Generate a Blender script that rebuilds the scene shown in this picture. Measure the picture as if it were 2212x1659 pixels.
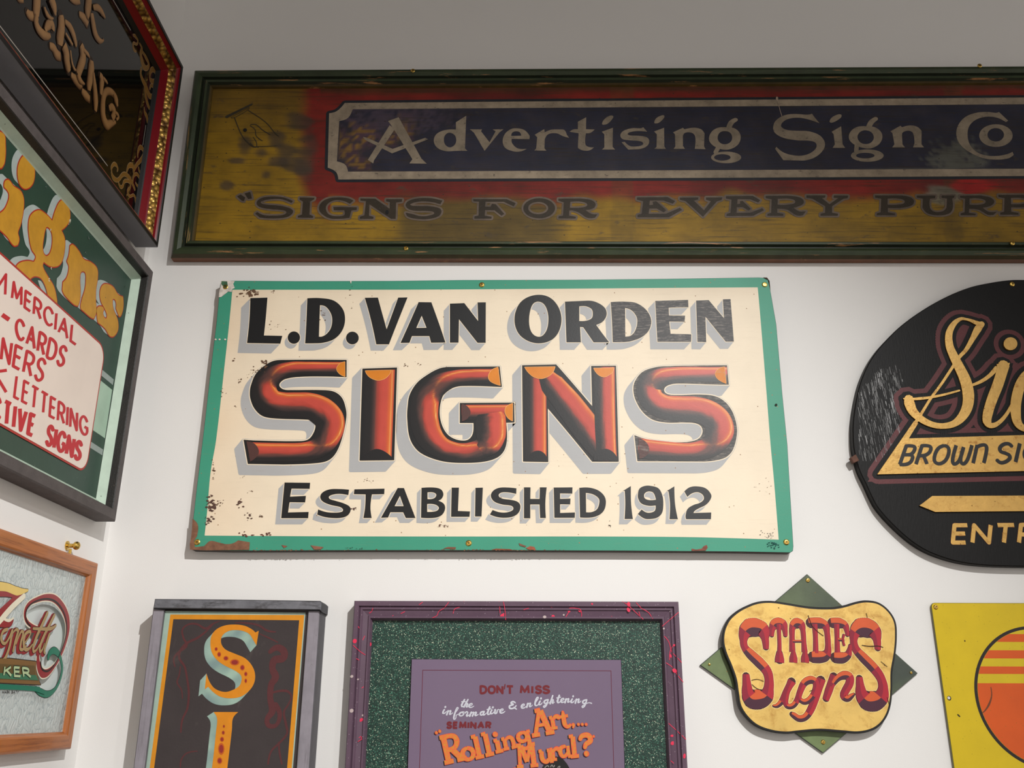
import bpy, math, random
import numpy as np
from mathutils import Vector, Matrix, noise
from mathutils.geometry import delaunay_2d_cdt
for o in list(bpy.data.objects): bpy.data.objects.remove(o)
S = bpy.context.scene
COL = S.collection
random.seed(7)
# ---------------------------------------------------------------- camera
R = np.array([[0.99998214,-0.00459058,-0.00382693],[-0.00512278,-0.32855658,-0.9444704],[0.00307831,0.94447313,-0.32857423]])
FPX, CX, CY = 2028.03, 1106.0, 829.5
CAM = np.array([0.0, 0.0, 1.6])
cam = bpy.data.cameras.new('camera'); cam.sensor_width = 36; cam.lens = FPX/2212*36
cam.clip_start = .01
co = bpy.data.objects.new('camera', cam); COL.objects.link(co)
m = Matrix([list(R[i]) + [CAM[i]] for i in range(3)] + [[0,0,0,1]])
co.matrix_world = m
S.camera = co
S.view_settings.view_transform = 'Standard'; S.view_settings.look = 'None'
S.view_settings.gamma = 1; S.view_settings.use_curve_mapping = False
S.view_settings.exposure = 0.0
# ---------------------------------------------------------------- world, lights
def lin(c):
    c = c/255.0
    return c/12.92 if c <= .04045 else ((c+.055)/1.055)**2.4
def C(r, g, b, e=1.0):
    return (min(1, lin(r)/e), min(1, lin(g)/e), min(1, lin(b)/e), 1.0)
W = bpy.data.worlds.new('world'); S.world = W; W.use_nodes = True
bg = W.node_tree.nodes['Background']; bg.inputs[0].default_value = (1.0, .94, .885, 1); bg.inputs[1].default_value = .84
LAMP, LAMP2, AIM = (1.2, -.7, 3.62), (2.1, -.7, 3.62), (-.45, 2.0, .92)
def lamp(name, loc, power, rad, col=(1, .99, .97), ang=64.5):
    l = bpy.data.lights.new(name, 'SPOT'); l.energy = power; l.shadow_soft_size = rad; l.color = col
    l.spot_size = math.radians(ang); l.spot_blend = 1.0
    o = bpy.data.objects.new(name, l); COL.objects.link(o); o.location = loc
    o.rotation_euler = (Vector(AIM)-Vector(loc)).to_track_quat('-Z', 'Y').to_euler()
    return o
lamp('spotlight_bulb', LAMP, 440, .016)
lamp('spotlight_bulb', LAMP2, 45, .016)
# ---------------------------------------------------------------- materials
def new_mat(name):
    m = bpy.data.materials.new(name); m.use_nodes = True
    nt = m.node_tree; b = nt.nodes['Principled BSDF']
    return m, nt, b
def N(nt, t, **kw):
    n = nt.nodes.new(t)
    for k, v in kw.items(): setattr(n, k, v)
    return n
def L(nt, a, b): nt.links.new(a, b)
def pos_map(nt, scale):
    g = N(nt, 'ShaderNodeNewGeometry'); mp = N(nt, 'ShaderNodeMapping')
    mp.inputs['Scale'].default_value = scale if isinstance(scale, (tuple, list)) else (scale,)*3
    L(nt, g.outputs['Position'], mp.inputs['Vector'])
    return mp.outputs['Vector']
def noise_tex(nt, scale, detail=4, rough=.55, dist=0):
    n = N(nt, 'ShaderNodeTexNoise'); n.inputs['Scale'].default_value = 1; n.inputs['Detail'].default_value = detail
    n.inputs['Roughness'].default_value = rough; n.inputs['Distortion'].default_value = dist
    L(nt, pos_map(nt, scale), n.inputs['Vector'])
    return n.outputs['Fac']
def ramp(nt, fac, a, b, ca=(0,0,0,1), cb=(1,1,1,1)):
    r = N(nt, 'ShaderNodeValToRGB'); r.color_ramp.elements[0].position = a; r.color_ramp.elements[1].position = b
    r.color_ramp.elements[0].color = ca; r.color_ramp.elements[1].color = cb
    L(nt, fac, r.inputs['Fac'])
    return r.outputs['Color']
def mix(nt, fac, a, b, mode='MIX'):
    n = N(nt, 'ShaderNodeMix', data_type='RGBA', blend_type=mode)
    for i, v in ((0, fac), (6, a), (7, b)):
        if hasattr(v, 'is_linked'): L(nt, v, n.inputs[i])
        else: n.inputs[i].default_value = v
    return n.outputs[2]
def paint(name, color=None, rough=.5, metal=0, mott=(12, .15), grain=None, wear=None, spots=None, bump=.15, bump_scale=300, spec=.4, coat=0):
    """painted surface. colour = attribute 'Col' (or a constant) with mottling, wood grain streaks, wear and spots"""
    m, nt, b = new_mat(name)
    if color is None:
        a = N(nt, 'ShaderNodeAttribute', attribute_name='Col'); c = a.outputs['Color']
    else:
        rg = N(nt, 'ShaderNodeRGB'); rg.outputs[0].default_value = color; c = rg.outputs[0]
    if mott:
        f = noise_tex(nt, mott[0], 6, .6)
        k = 1-mott[1]
        c = mix(nt, 1.0, c, ramp(nt, f, .3, .7, (k, k, k, 1), (1, 1, 1, 1)), 'MULTIPLY')
    if grain:   # (scale vec, amount, colour)
        f = noise_tex(nt, grain[0], 5, .7)
        c = mix(nt, ramp(nt, f, grain[3], grain[3]+.18, (0,0,0,1), (grain[1],)*3+(1,)), c, grain[2])
    if wear:    # (scale, lo, hi, colour)
        f = noise_tex(nt, wear[0], 8, .68, .3)
        c = mix(nt, ramp(nt, f, wear[1], wear[2]), c, wear[3])
    if spots:   # (scale, radius, colour)
        v = N(nt, 'ShaderNodeTexVoronoi'); v.inputs['Scale'].default_value = 1
        L(nt, pos_map(nt, spots[0]), v.inputs['Vector'])
        c = mix(nt, ramp(nt, v.outputs['Distance'], spots[1]*.6, spots[1], (1,1,1,1), (0,0,0,1)), c, spots[2])
    L(nt, c, b.inputs['Base Color'])
    b.inputs['Roughness'].default_value = rough; b.inputs['Metallic'].default_value = metal
    b.inputs['Specular IOR Level'].default_value = spec; b.inputs['Coat Weight'].default_value = coat
    if bump:
        bp = N(nt, 'ShaderNodeBump'); bp.inputs['Strength'].default_value = bump; bp.inputs['Distance'].default_value = .001
        L(nt, noise_tex(nt, bump_scale, 3), bp.inputs['Height']); L(nt, bp.outputs['Normal'], b.inputs['Normal'])
    return m
M = {}
M['wall'] = paint('wall_paint', C(234, 232, 229), .75, mott=(1.2, .03), bump=.12, bump_scale=420, spec=.15)
M['floor'] = paint('floor_wood', C(128, 120, 112), .4, grain=((2, 40, 2), .4, C(84, 74, 66), .5))
M['ceiling'] = paint('ceiling_paint', C(90, 88, 86), .8)
M['black'] = paint('black_enamel', C(20, 19, 19), .45)
M['vo'] = paint('van_orden_paint', None, .5, mott=(7, .09), grain=((18, 18, 260), .10, C(150, 120, 90), .56), spots=((48, 48, 48), .075, C(150, 115, 80)), bump=.1)
M['vo_letter'] = paint('letter_enamel', None, .42, mott=(25, .12), bump=.08)
M['vo_worn'] = paint('worn_letter_enamel', None, .5, mott=(25, .12), grain=((60, 60, 420), .55, C(165, 155, 145), .50), bump=.1)
M['metal_edge'] = paint('board_edge', C(70, 62, 55), .7, mott=(60, .4))
M['chip'] = paint('bare_wood_chip', None, .8, mott=(90, .45), bump=.3)
M['brass'] = paint('brass', C(215, 180, 95), .28, metal=1, mott=None, bump=0)
M['long'] = paint('weathered_sign_paint', None, .6, mott=(11, .42), grain=((6, 6, 170), .75, C(48, 38, 20), .52), wear=((20, 20, 46), .60, .74, C(66, 56, 42)), spots=((40, 40, 55), .09, C(50, 38, 20)), bump=.3, bump_scale=(30, 30, 500))
M['long_letter'] = paint('weathered_letter_paint', None, .6, mott=(30, .42), wear=((70, 70, 130), .58, .72, C(66, 56, 54)), bump=.2)
M['long_frame'] = paint('weathered_green_frame', None, .5, mott=(20, .35), grain=((9, 9, 200), .6, C(30, 34, 22), .55), wear=((7, 7, 120), .60, .66, C(165, 118, 74)), bump=.4, bump_scale=(20, 20, 300))
M['long_frame_v'] = paint('weathered_green_upright', None, .5, mott=(20, .35), grain=((160, 160, 9), .6, C(30, 34, 22), .55), wear=((130, 130, 7), .60, .66, C(150, 120, 74)), bump=.4, bump_scale=(300, 300, 20))
M['gold'] = paint('gold_leaf', None, .36, metal=.35, mott=(35, .2), wear=((60, 60, 80), .54, .72, C(160, 108, 44)), spots=((60, 60, 60), .09, C(120, 80, 30)), bump=.35, bump_scale=140)
M['stades_gold'] = paint('aged_gold_leaf', None, .42, metal=.2, mott=(14, .22), wear=((34, 34, 40), .48, .74, C(180, 128, 56)), spots=((44, 44, 44), .07, C(110, 80, 35)), bump=.25, bump_scale=120)
M['smalt'] = paint('black_smalt', C(21, 20, 20), .5, mott=(10, .3), spec=.2, grain=((340, 340, 22), .12, C(90, 88, 86), .66), bump=.5, bump_scale=(420, 420, 60))
M['maroon'] = paint('maroon_paint', None, .5, mott=(40, .25), bump=.2)
M['si_board'] = paint('chalky_black_board', None, .65, mott=(10, .25), wear=((14, 14, 8), .60, .82, C(92, 82, 78)), bump=.2)
M['si_post'] = paint('weathered_grey_wood', None, .7, mott=(28, .25), grain=((130, 130, 7), .5, C(75, 72, 74), .52), wear=((26, 26, 12), .60, .68, C(50, 46, 46)), bump=.4, bump_scale=(300, 300, 30))
M['si_cap'] = paint('weathered_grey_cap', None, .7, mott=(30, .4), wear=((22, 22, 60), .50, .66, C(66, 64, 66)), bump=.4)
M['si_letter'] = paint('si_letter_paint', None, .5, mott=(45, .14), bump=.1)
M['purple'] = paint('purple_frame_paint', C(98, 76, 92), .38, mott=(25, .15), spots=((150, 150, 150), .10, C(190, 175, 185)), bump=.1)
M['splat'] = paint('pink_spatter', None, .35, mott=None, bump=0)
M['poster'] = paint('poster_lacquer', None, .16, mott=(3, .1), spec=.5, spots=((240, 240, 240), .05, C(190, 180, 200)), bump=0)
M['poster_ink'] = paint('poster_lettering', None, .3, mott=(60, .1), bump=0)
M['poster_orange'] = paint('poster_orange_lettering', None, .3, mott=None, wear=((260, 260, 260), .42, .62, C(205, 150, 45)), bump=0)
M['yellow'] = paint('yellow_enamel', None, .3, mott=(18, .10), wear=((120, 120, 120), .66, .76, C(110, 95, 15)), spots=((110, 110, 110), .08, C(120, 105, 15)), bump=.05)
M['green'] = paint('green_sign_enamel', None, .38, mott=(16, .18), spots=((70, 70, 70), .045, C(150, 165, 155)), bump=.1)
M['green_letter'] = paint('ochre_letter_enamel', None, .45, mott=(40, .2), spots=((60, 60, 60), .06, C(140, 90, 20)), bump=.1)
M['cream_panel'] = paint('cream_panel_enamel', None, .4, mott=(10, .07), spots=((70, 70, 70), .03, C(150, 130, 115)), bump=.05)
M['pale_trim'] = paint('pale_mint_trim', C(190, 210, 192), .4, mott=(30, .15), spots=((55, 55, 55), .07, C(80, 90, 80)), bump=.2)
M['dark_rail'] = paint('chipped_black_rail', C(34, 31, 28), .5, mott=(30, .4), wear=((60, 60, 60), .66, .72, C(110, 95, 80)), bump=.5)
M['grey_rail'] = paint('grey_brown_rail', C(92, 85, 84), .7, mott=(40, .3), bump=.7)
M['bglass'] = paint('black_glass', C(9, 8, 8), .04, mott=None, bump=0, spec=.45)
M['red_lac'] = paint('red_lacquer', C(120, 16, 26), .22, mott=(10, .1), bump=0)
M['leafgold'] = paint('raised_gilding', None, .35, metal=.4, mott=(60, .25), bump=.3)
M['grey_side'] = paint('dark_grey_side', C(128, 127, 132), .6, mott=(12, .12), bump=.1)
M['oak'] = paint('oak', C(178, 106, 52), .38, mott=(9, .12), grain=((60, 6, 160), .75, C(120, 62, 28), .48), bump=.3, bump_scale=(200, 20, 300), coat=.2)
M['oak_v'] = paint('oak_upright', C(178, 106, 52), .38, mott=(9, .12), grain=((160, 160, 7), .75, C(120, 62, 28), .48), bump=.3, bump_scale=(300, 300, 20), coat=.2)
M['backing'] = paint('white_backing', C(226, 230, 230), .6, mott=(5, .03))
M['inkglass'] = paint('glass_lettering', None, .3, mott=(40, .08), bump=0)
M['bronze'] = paint('bronze_lettering', None, .35, metal=.4, mott=(60, .15), bump=.1)
def rope_mat():
    m, nt, b = new_mat('carved_gilt_rope')
    w = N(nt, 'ShaderNodeTexVoronoi'); w.inputs['Scale'].default_value = 1; L(nt, pos_map(nt, 85), w.inputs['Vector'])
    L(nt, ramp(nt, w.outputs['Distance'], .15, .75, C(225, 180, 90), C(95, 62, 25)), b.inputs['Base Color'])
    b.inputs['Metallic'].default_value = .6; b.inputs['Roughness'].default_value = .3
    bp = N(nt, 'ShaderNodeBump'); bp.inputs['Strength'].default_value = 1; bp.inputs['Distance'].default_value = .004; bp.invert = True
    L(nt, w.outputs['Distance'], bp.inputs['Height']); L(nt, bp.outputs['Normal'], b.inputs['Normal'])
    return m
M['rope'] = rope_mat()
def glitter_mat():
    m, nt, b = new_mat('green_glitter')
    v = N(nt, 'ShaderNodeTexVoronoi'); v.inputs['Scale'].default_value = 1; L(nt, pos_map(nt, 900), v.inputs['Vector'])
    sp = N(nt, 'ShaderNodeSeparateColor'); L(nt, v.outputs['Color'], sp.inputs[0])
    r = N(nt, 'ShaderNodeValToRGB'); L(nt, sp.outputs[0], r.inputs['Fac']); e = r.color_ramp.elements
    e[0].position = 0; e[0].color = C(6, 24, 20); e[1].position = .66; e[1].color = C(14, 52, 41)
    for p, c in ((.86, C(34, 88, 70)), (.955, C(84, 138, 116)), (.992, C(220, 226, 196))):
        q = e.new(p); q.color = c
    L(nt, r.outputs['Color'], b.inputs['Base Color']); b.inputs['Roughness'].default_value = .55
    return m
M['glitter'] = glitter_mat()
def etched_mat():
    m, nt, b = new_mat('etched_chipped_glass')
    v = N(nt, 'ShaderNodeTexVoronoi', feature='DISTANCE_TO_EDGE'); v.inputs['Scale'].default_value = 1
    g = N(nt, 'ShaderNodeNewGeometry'); n = N(nt, 'ShaderNodeTexNoise'); n.inputs['Scale'].default_value = 26; n.inputs['Detail'].default_value = 3
    L(nt, g.outputs['Position'], n.inputs['Vector'])
    mx = N(nt, 'ShaderNodeVectorMath', operation='MULTIPLY_ADD'); L(nt, n.outputs['Color'], mx.inputs[0]); mx.inputs[1].default_value = (.045,)*3
    L(nt, g.outputs['Position'], mx.inputs[2])
    mp = N(nt, 'ShaderNodeMapping'); mp.inputs['Scale'].default_value = (60, 105, 48); L(nt, mx.outputs[0], mp.inputs['Vector']); L(nt, mp.outputs[0], v.inputs['Vector'])
    f = v.outputs['Distance']
    L(nt, ramp(nt, f, .0, .07, C(172, 184, 186), C(226, 234, 232)), b.inputs['Base Color'])
    b.inputs['Roughness'].default_value = .3
    bp = N(nt, 'ShaderNodeBump'); bp.inputs['Strength'].default_value = .7; bp.inputs['Distance'].default_value = .003
    L(nt, f, bp.inputs['Height']); L(nt, bp.outputs['Normal'], b.inputs['Normal'])
    out = nt.nodes['Material Output']; t = N(nt, 'ShaderNodeBsdfTransparent'); mx2 = N(nt, 'ShaderNodeMixShader'); mx2.inputs[0].default_value = .55
    L(nt, t.outputs[0], mx2.inputs[1]); L(nt, b.outputs[0], mx2.inputs[2]); L(nt, mx2.outputs[0], out.inputs['Surface'])
    return m
M['etched'] = etched_mat()
def clear_mat():
    m, nt, b = new_mat('clear_glass'); out = nt.nodes['Material Output']
    t = N(nt, 'ShaderNodeBsdfTransparent'); t.inputs[0].default_value = (.96, .98, .97, 1)
    gl = N(nt, 'ShaderNodeBsdfGlossy'); gl.inputs['Roughness'].default_value = .03
    mx = N(nt, 'ShaderNodeMixShader'); mx.inputs[0].default_value = .05; L(nt, t.outputs[0], mx.inputs[1]); L(nt, gl.outputs[0], mx.inputs[2])
    L(nt, mx.outputs[0], out.inputs['Surface'])
    return m
M['clear'] = clear_mat()
# ---------------------------------------------------------------- planes: a photo pixel becomes a point on a wall-parallel plane
Y0, X0 = 2.0, -0.851
class Plane:
    def __init__(s, kind): s.k = kind
    def uv(s, x, y, h):
        v = R @ np.array([x-CX, -(y-CY), -FPX])
        t = (Y0-h)/v[1] if s.k == 'B' else (X0+h)/v[0]
        p = CAM + v*t
        return (p[0], p[2]) if s.k == 'B' else (p[1], p[2])
    def w(s, u, v, h): return (u, Y0-h, v) if s.k == 'B' else (X0+h, u, v)
PB, PL = Plane('B'), Plane('L')
# crops used while tracing: origin and scale
K = {}
for n, x, y in (('K1',400,590),('K2',780,590),('K3',1240,590),('K4',400,850),('K5',820,850),('K6',1240,850),('R1',1732,560),('R2',1732,890),
                ('A0',380,120),('A00',340,300),('A1',680,180),('A2',1130,180),('A3',1540,180),('A4',1732,180),('Y',1732,1299),
                ('L1',0,0),('L2',0,300),('L3',0,560),('L4',0,820),('L5',0,1120),('L6',0,1299)):
    K[n] = (x, y, 480/2212)
K['ST'] = (1500, 1230, 500/2212); K['SI'] = (280, 1280, 505/2211)
K['P1'] = (700, 1279, 507/2212); K['P2'] = (1060, 1279, 507/2212); K['Pa'] = (860, 1429, 307/2212); K['Pb'] = (1080, 1429, 307/2212)
K['px'] = (0, 0, 1)
def toks(s):
    out = []
    for t in s.split():
        c = t.endswith('!'); t = t.rstrip('!'); out.append((tuple(float(q) for q in t.split(',')), c))
    return out
def smooth(pts, closed, n=6):
    """hermite curve through points; a corner point ('!') breaks the tangent"""
    P = [np.array(p, float) for p, c in pts]; Cn = [c for p, c in pts]; k = len(P); out = []
    if k < 3 and not closed: return [tuple(p) for p in P]
    def tan(i):
        if not closed and (i == 0 or i == k-1): return None
        if Cn[i]: return None
        d = P[(i+1) % k][:2]-P[i-1][:2]; l = np.hypot(*d)
        return d/l if l > 1e-9 else None
    T = [tan(i) for i in range(k)]
    for i in range(k if closed else k-1):
        a, b = P[i], P[(i+1) % k]; ta, tb = T[i], T[(i+1) % k]
        out.append(tuple(a))
        if ta is None and tb is None: continue
        ch = b-a; L_ = np.hypot(*ch[:2])
        if L_ < 1e-9: continue
        if ta is None: q = 1.5*ch[:2]/L_ - .5*tb; ta_ = q
        else: ta_ = ta
        if tb is None: q = 1.5*ch[:2]/L_ - .5*(ta if ta is not None else 0); tb_ = q
        else: tb_ = tb
        for j in range(1, n):
            t = j/n; h0 = 2*t**3-3*t*t+1; h1 = t**3-2*t*t+t; h2 = -2*t**3+3*t*t; h3 = t**3-t*t
            xy = h0*a[:2]+h1*ta_*L_+h2*b[:2]+h3*tb_*L_
            out.append(tuple(xy)+tuple(a[2:]*(1-t)+b[2:]*t))
    if not closed: out.append(tuple(P[-1]))
    return out
class Ctx:
    """a painting surface: plane + height above the wall"""
    def __init__(s, pl, h): s.pl, s.h = pl, h
    def pt(s, c, x, y):
        ox, oy, sc = K[c]; return s.pl.uv(ox+x*sc, oy+y*sc, s.h)
    def poly(s, c, st, n=6, shift=(0, 0)):
        return [s.pt(c, p[0]+shift[0], p[1]+shift[1]) for p in smooth(toks(st), True, n)]
    def line(s, c, st, n=6, close=False, shift=(0, 0)):
        """x,y,halfwidth path -> [(u,v,hw)]"""
        r = []
        for p in smooth(toks(st), close, n):
            a = s.pt(c, p[0]+shift[0], p[1]+shift[1])
            if len(p) > 2:
                ox, oy, sc = K[c]
                b = s.pt(c, p[0]+shift[0]+1, p[1]+shift[1]); d = s.pt(c, p[0]+shift[0], p[1]+shift[1]+1)
                k = math.sqrt(abs((b[0]-a[0])*(d[1]-a[1])-(b[1]-a[1])*(d[0]-a[0])))
                r.append((a[0], a[1], p[2]*k))
            else: r.append(a)
        return r
    def vec(s, c, x0, y0, dx, dy):
        a = s.pt(c, x0, y0); b = s.pt(c, x0+dx, y0+dy); return (b[0]-a[0], b[1]-a[1])
def ellipse(cx, cy, rx, ry, n=28, rot=0):
    return [(cx+rx*math.cos(t)*math.cos(rot)-ry*math.sin(t)*math.sin(rot), cy+rx*math.cos(t)*math.sin(rot)+ry*math.sin(t)*math.cos(rot)) for t in [2*math.pi*i/n for i in range(n)]]
# ---------------------------------------------------------------- 2-D shape algebra (regions = list of (outline, [holes]))
def area(p): return .5*sum(p[i-1][0]*p[i][1]-p[i][0]*p[i-1][1] for i in range(len(p)))
def ccw(p): return p if area(p) > 0 else p[::-1]
def tri(regions, extra=None):
    """union of regions -> (verts, faces)"""
    vs, fs, own = [], [], []
    for gi, (o, hs) in enumerate(regions):
        for hi, p in enumerate([o]+list(hs)):
            q = []
            for a in p:
                if not q or abs(a[0]-q[-1][0])+abs(a[1]-q[-1][1]) > 2e-5: q.append((a[0], a[1]))
            if len(q) > 2 and abs(q[0][0]-q[-1][0])+abs(q[0][1]-q[-1][1]) < 2e-5: q.pop()
            if len(q) < 3 or abs(area(q)) < 1e-9: continue
            q = ccw(q)
            b = len(vs); vs += [Vector((a[0]*100, a[1]*100)) for a in q]; fs.append(list(range(b, b+len(q)))); own.append((gi, hi))
    if not fs: return [], []
    if extra: vs += [Vector((a[0]*100, a[1]*100)) for a in extra]
    V, E_, F, ov, oe, of = delaunay_2d_cdt(vs, [], fs, 1, 1e-5, True)
    out = []
    for f, src in zip(F, of):
        g = {}
        for k_ in src:
            gi, hi = own[k_]; g.setdefault(gi, set()).add(hi)
        if any(0 in q and len(q) == 1 for q in g.values()): out.append(f)
    return [(v[0]/100, v[1]/100) for v in V], out
def edge_quads(p, r, closed=True):
    out = []; n = len(p)
    for i in range(n if closed else n-1):
        a, b = p[i], p[(i+1) % n]; dx, dy = b[0]-a[0], b[1]-a[1]; l = math.hypot(dx, dy)
        if l < 1e-6: continue
        ra = a[2] if r is None else r; rb = b[2] if r is None else r
        nx, ny = -dy/l, dx/l
        out.append(([(a[0]+nx*ra, a[1]+ny*ra), (a[0]-nx*ra, a[1]-ny*ra), (b[0]-nx*rb, b[1]-ny*rb), (b[0]+nx*rb, b[1]+ny*rb)], []))
    return out
def dilate(regions, r, seg=8):
    out = list(regions)
    for o, hs in regions:
        for p in [o]+list(hs):
            out += edge_quads(p, r)
            out += [(ellipse(a[0], a[1], r, r, seg, .1), []) for a in p]
    return out
def sweep(regions, v):
    out = list(regions)
    for o, hs in regions:
        out.append(([(a[0]+v[0], a[1]+v[1]) for a in o], [[(a[0]+v[0], a[1]+v[1]) for a in q] for q in hs]))
        for p in [o]+list(hs):
            for i in range(len(p)):
                a, b = p[i-1], p[i]
                out.append(([(a[0], a[1]), (b[0], b[1]), (b[0]+v[0], b[1]+v[1]), (a[0]+v[0], a[1]+v[1])], []))
    return out
def stroke(path, r=None, round_=True):
    """path [(u,v,hw)] or uniform r -> regions"""
    out = edge_quads(path, r, False)
    pts = path if round_ == True else path[1:-1]
    for a in pts:
        q = a[2] if r is None else r
        if q > 0: out.append((ellipse(a[0], a[1], q, q, 10, .15), []))
    return out
def inset(poly, d):
    """offset every vertex of a ccw polygon inward"""
    p = ccw(poly); n = len(p); out = []
    for i in range(n):
        a, b, c = p[i-1], p[i], p[(i+1) % n]
        e1 = np.array([b[0]-a[0], b[1]-a[1]]); e2 = np.array([c[0]-b[0], c[1]-b[1]])
        e1 = e1/max(1e-9, np.hypot(*e1)); e2 = e2/max(1e-9, np.hypot(*e2))
        n1 = np.array([-e1[1], e1[0]]); n2 = np.array([-e2[1], e2[0]]); s = n1+n2; k = s@s/2
        s = s*d/max(k, .25); out.append((b[0]+s[0], b[1]+s[1]))
    return out
# ---------------------------------------------------------------- mesh builder
class MB:
    def __init__(s, pl, ctr=(0, 0, 0)): s.pl = pl; s.c = ctr; s.n = 0; s.v = []; s.f = []; s.col = []; s.mi = []
    def tri(s, regions, h, color, mi=0, extra=None):
        s.n = (s.n+1) % 90
        V, F = tri(regions, extra)
        s.flat(V, F, h+s.n*1e-6, color, mi)
    def soup(s, regions, h, color, r=0, mi=0, shift=(0, 0)):
        """overlapping convex pieces of one paint layer, each grown by r and lifted by a hair"""
        for i, (o, hs) in enumerate(regions):
            if r and len(o) == 4:      # stroke segment: widen sideways only, the round joints cover its ends
                d = (o[0][0]-o[1][0], o[0][1]-o[1][1]); l = math.hypot(*d)
                if l > 1e-6:
                    d = (d[0]/l*r, d[1]/l*r); o = [(o[0][0]+d[0], o[0][1]+d[1]), (o[1][0]-d[0], o[1][1]-d[1]), (o[2][0]-d[0], o[2][1]-d[1]), (o[3][0]+d[0], o[3][1]+d[1])]
            elif r and len(o) == 10:
                m0, m1 = sum(a[0] for a in o)/10, sum(a[1] for a in o)/10; l = math.hypot(o[0][0]-m0, o[0][1]-m1) or 1; k_ = 1+r/l
                o = [(m0+(a[0]-m0)*k_, m1+(a[1]-m1)*k_) for a in o]
            q = []
            for a in ccw(o):
                if not q or abs(a[0]-q[-1][0])+abs(a[1]-q[-1][1]) > 1e-5: q.append((a[0], a[1]))
            if len(q) < 3: continue
            if r and len(o) not in (4, 10): q = inset(q, -r)
            q = [(a[0]+shift[0], a[1]+shift[1]) for a in q]
            if len(q) > 14: s.tri([(q, [])], h+(i % 500)*4e-7, color, mi)
            else: s.face3([(a[0], a[1], h+(i % 500)*4e-7) for a in q], color, mi)
    def flat(s, V, F, h, color, mi=0):
        b = len(s.v); s.v += [s.pl.w(a[0], a[1], h) for a in V]
        cf = color if callable(color) else None
        cs = [cf(*a[:2]) for a in V] if cf else None
        for f in F:
            s.f.append([b+i for i in f]); s.mi.append(mi)
            s.col += [cs[i] if cf else color for i in f]
    def face3(s, pts, color, mi=0):
        b = len(s.v); s.v += [s.pl.w(*p) for p in pts]; s.f.append(list(range(b, b+len(pts)))); s.mi.append(mi)
        s.col += color if isinstance(color, list) else [color]*len(pts)
    def slab(s, poly, h0, h1, top, side=None, bev=.001, mi=0, mis=None):
        p = ccw(poly); q = inset(p, bev); side = side or top; mis = mi if mis is None else mis
        n = len(p)
        for i in range(n):
            a, b = p[i], p[(i+1) % n]; qa, qb = q[i], q[(i+1) % n]
            s.face3([(a[0], a[1], h0), (b[0], b[1], h0), (b[0], b[1], h1-bev), (a[0], a[1], h1-bev)], side, mis)
            s.face3([(a[0], a[1], h1-bev), (b[0], b[1], h1-bev), (qb[0], qb[1], h1), (qa[0], qa[1], h1)], side, mis)
        s.tri([(q, [])], h1, top, mi)
    def ribbon(s, path, h, colf, k=10, mi=0, dz=4e-6, full=1.0):
        """tube-like painted stroke: colf(s, nx, ny, t) with s in -1..1 across, n the left normal, t 0..1 along"""
        P = path; n = len(P); fr = []
        for i in range(n):
            a, b = P[max(0, i-1)], P[min(n-1, i+1)]; dx, dy = b[0]-a[0], b[1]-a[1]; l = math.hypot(dx, dy) or 1
            fr.append((-dy/l, dx/l))
        for i in range(n-1):
            for j in range(k):
                s0, s1 = -1+2*j/k, -1+2*(j+1)/k; q = []; c = []
                for (ii, ss) in ((i, s1), (i, s0), (i+1, s0), (i+1, s1)):
                    nx, ny = fr[ii]; w = P[ii][2]*full
                    q.append((P[ii][0]+nx*w*ss, P[ii][1]+ny*w*ss, h+i*dz)); c.append(colf(ss, nx, ny, ii/(n-1)))
                if area([x[:2] for x in q]) < 0: q = q[::-1]; c = c[::-1]
                s.face3(q, c, mi)
    def prism(s, path, h, colf, mi=0, dz=6e-6, dome=0.0):
        """two flat facets either side of a ridge line"""
        P = path; n = len(P); fr = []
        for i in range(n):
            a, b, c = P[max(0, i-1)], P[i], P[min(n-1, i+1)]
            e = np.zeros(2)
            for x, y in ((a, b), (b, c)):
                d = np.array([y[0]-x[0], y[1]-x[1]]); l = np.hypot(*d)
                if l > 1e-9: e += d/l
            l = np.hypot(*e) or 1; fr.append((-e[1]/l, e[0]/l))
        for i in range(n-1):
            dx, dy = P[i+1][0]-P[i][0], P[i+1][1]-P[i][1]; l = math.hypot(dx, dy) or 1; nx, ny = -dy/l, dx/l
            for sg in (1, -1):
                q = []
                for ii, ss in ((i, sg), (i, 0), (i+1, 0), (i+1, sg)):
                    w = P[ii][2]*ss; q.append((P[ii][0]+fr[ii][0]*w, P[ii][1]+fr[ii][1]*w, h+i*dz+(dome if ss == 0 else 0)))
                if area([x[:2] for x in q]) < 0: q = q[::-1]
                s.face3(q, colf(sg*nx, sg*ny, i/(n-1)), mi)
    def box(s, u0, v0, u1, v1, h0, h1, color, mi=0, bev=.001):
        s.slab([(u0, v0), (u1, v0), (u1, v1), (u0, v1)], h0, h1, color, None, bev, mi)
    def build(s, name, mats, parent=None, label=None, kind=None, smooth_=False):
        me = bpy.data.meshes.new(name); c = s.c
        me.from_pydata([(a[0]-c[0], a[1]-c[1], a[2]-c[2]) for a in s.v], [], s.f)
        for m_ in (mats if isinstance(mats, list) else [mats]): me.materials.append(M[m_])
        me.polygons.foreach_set('material_index', s.mi)
        at = me.color_attributes.new('Col', 'FLOAT_COLOR', 'CORNER')
        at.data.foreach_set('color', np.array([tuple(x)+(1.0,)*(4-len(x)) for x in s.col], 'f').ravel())
        if smooth_: me.polygons.foreach_set('use_smooth', [True]*len(s.f))
        me.update()
        o = bpy.data.objects.new(name, me); COL.objects.link(o)
        if parent: o.parent = parent
        else: o.location = c
        if label: o['label'] = label
        if kind: o['kind'] = kind
        return o
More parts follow.
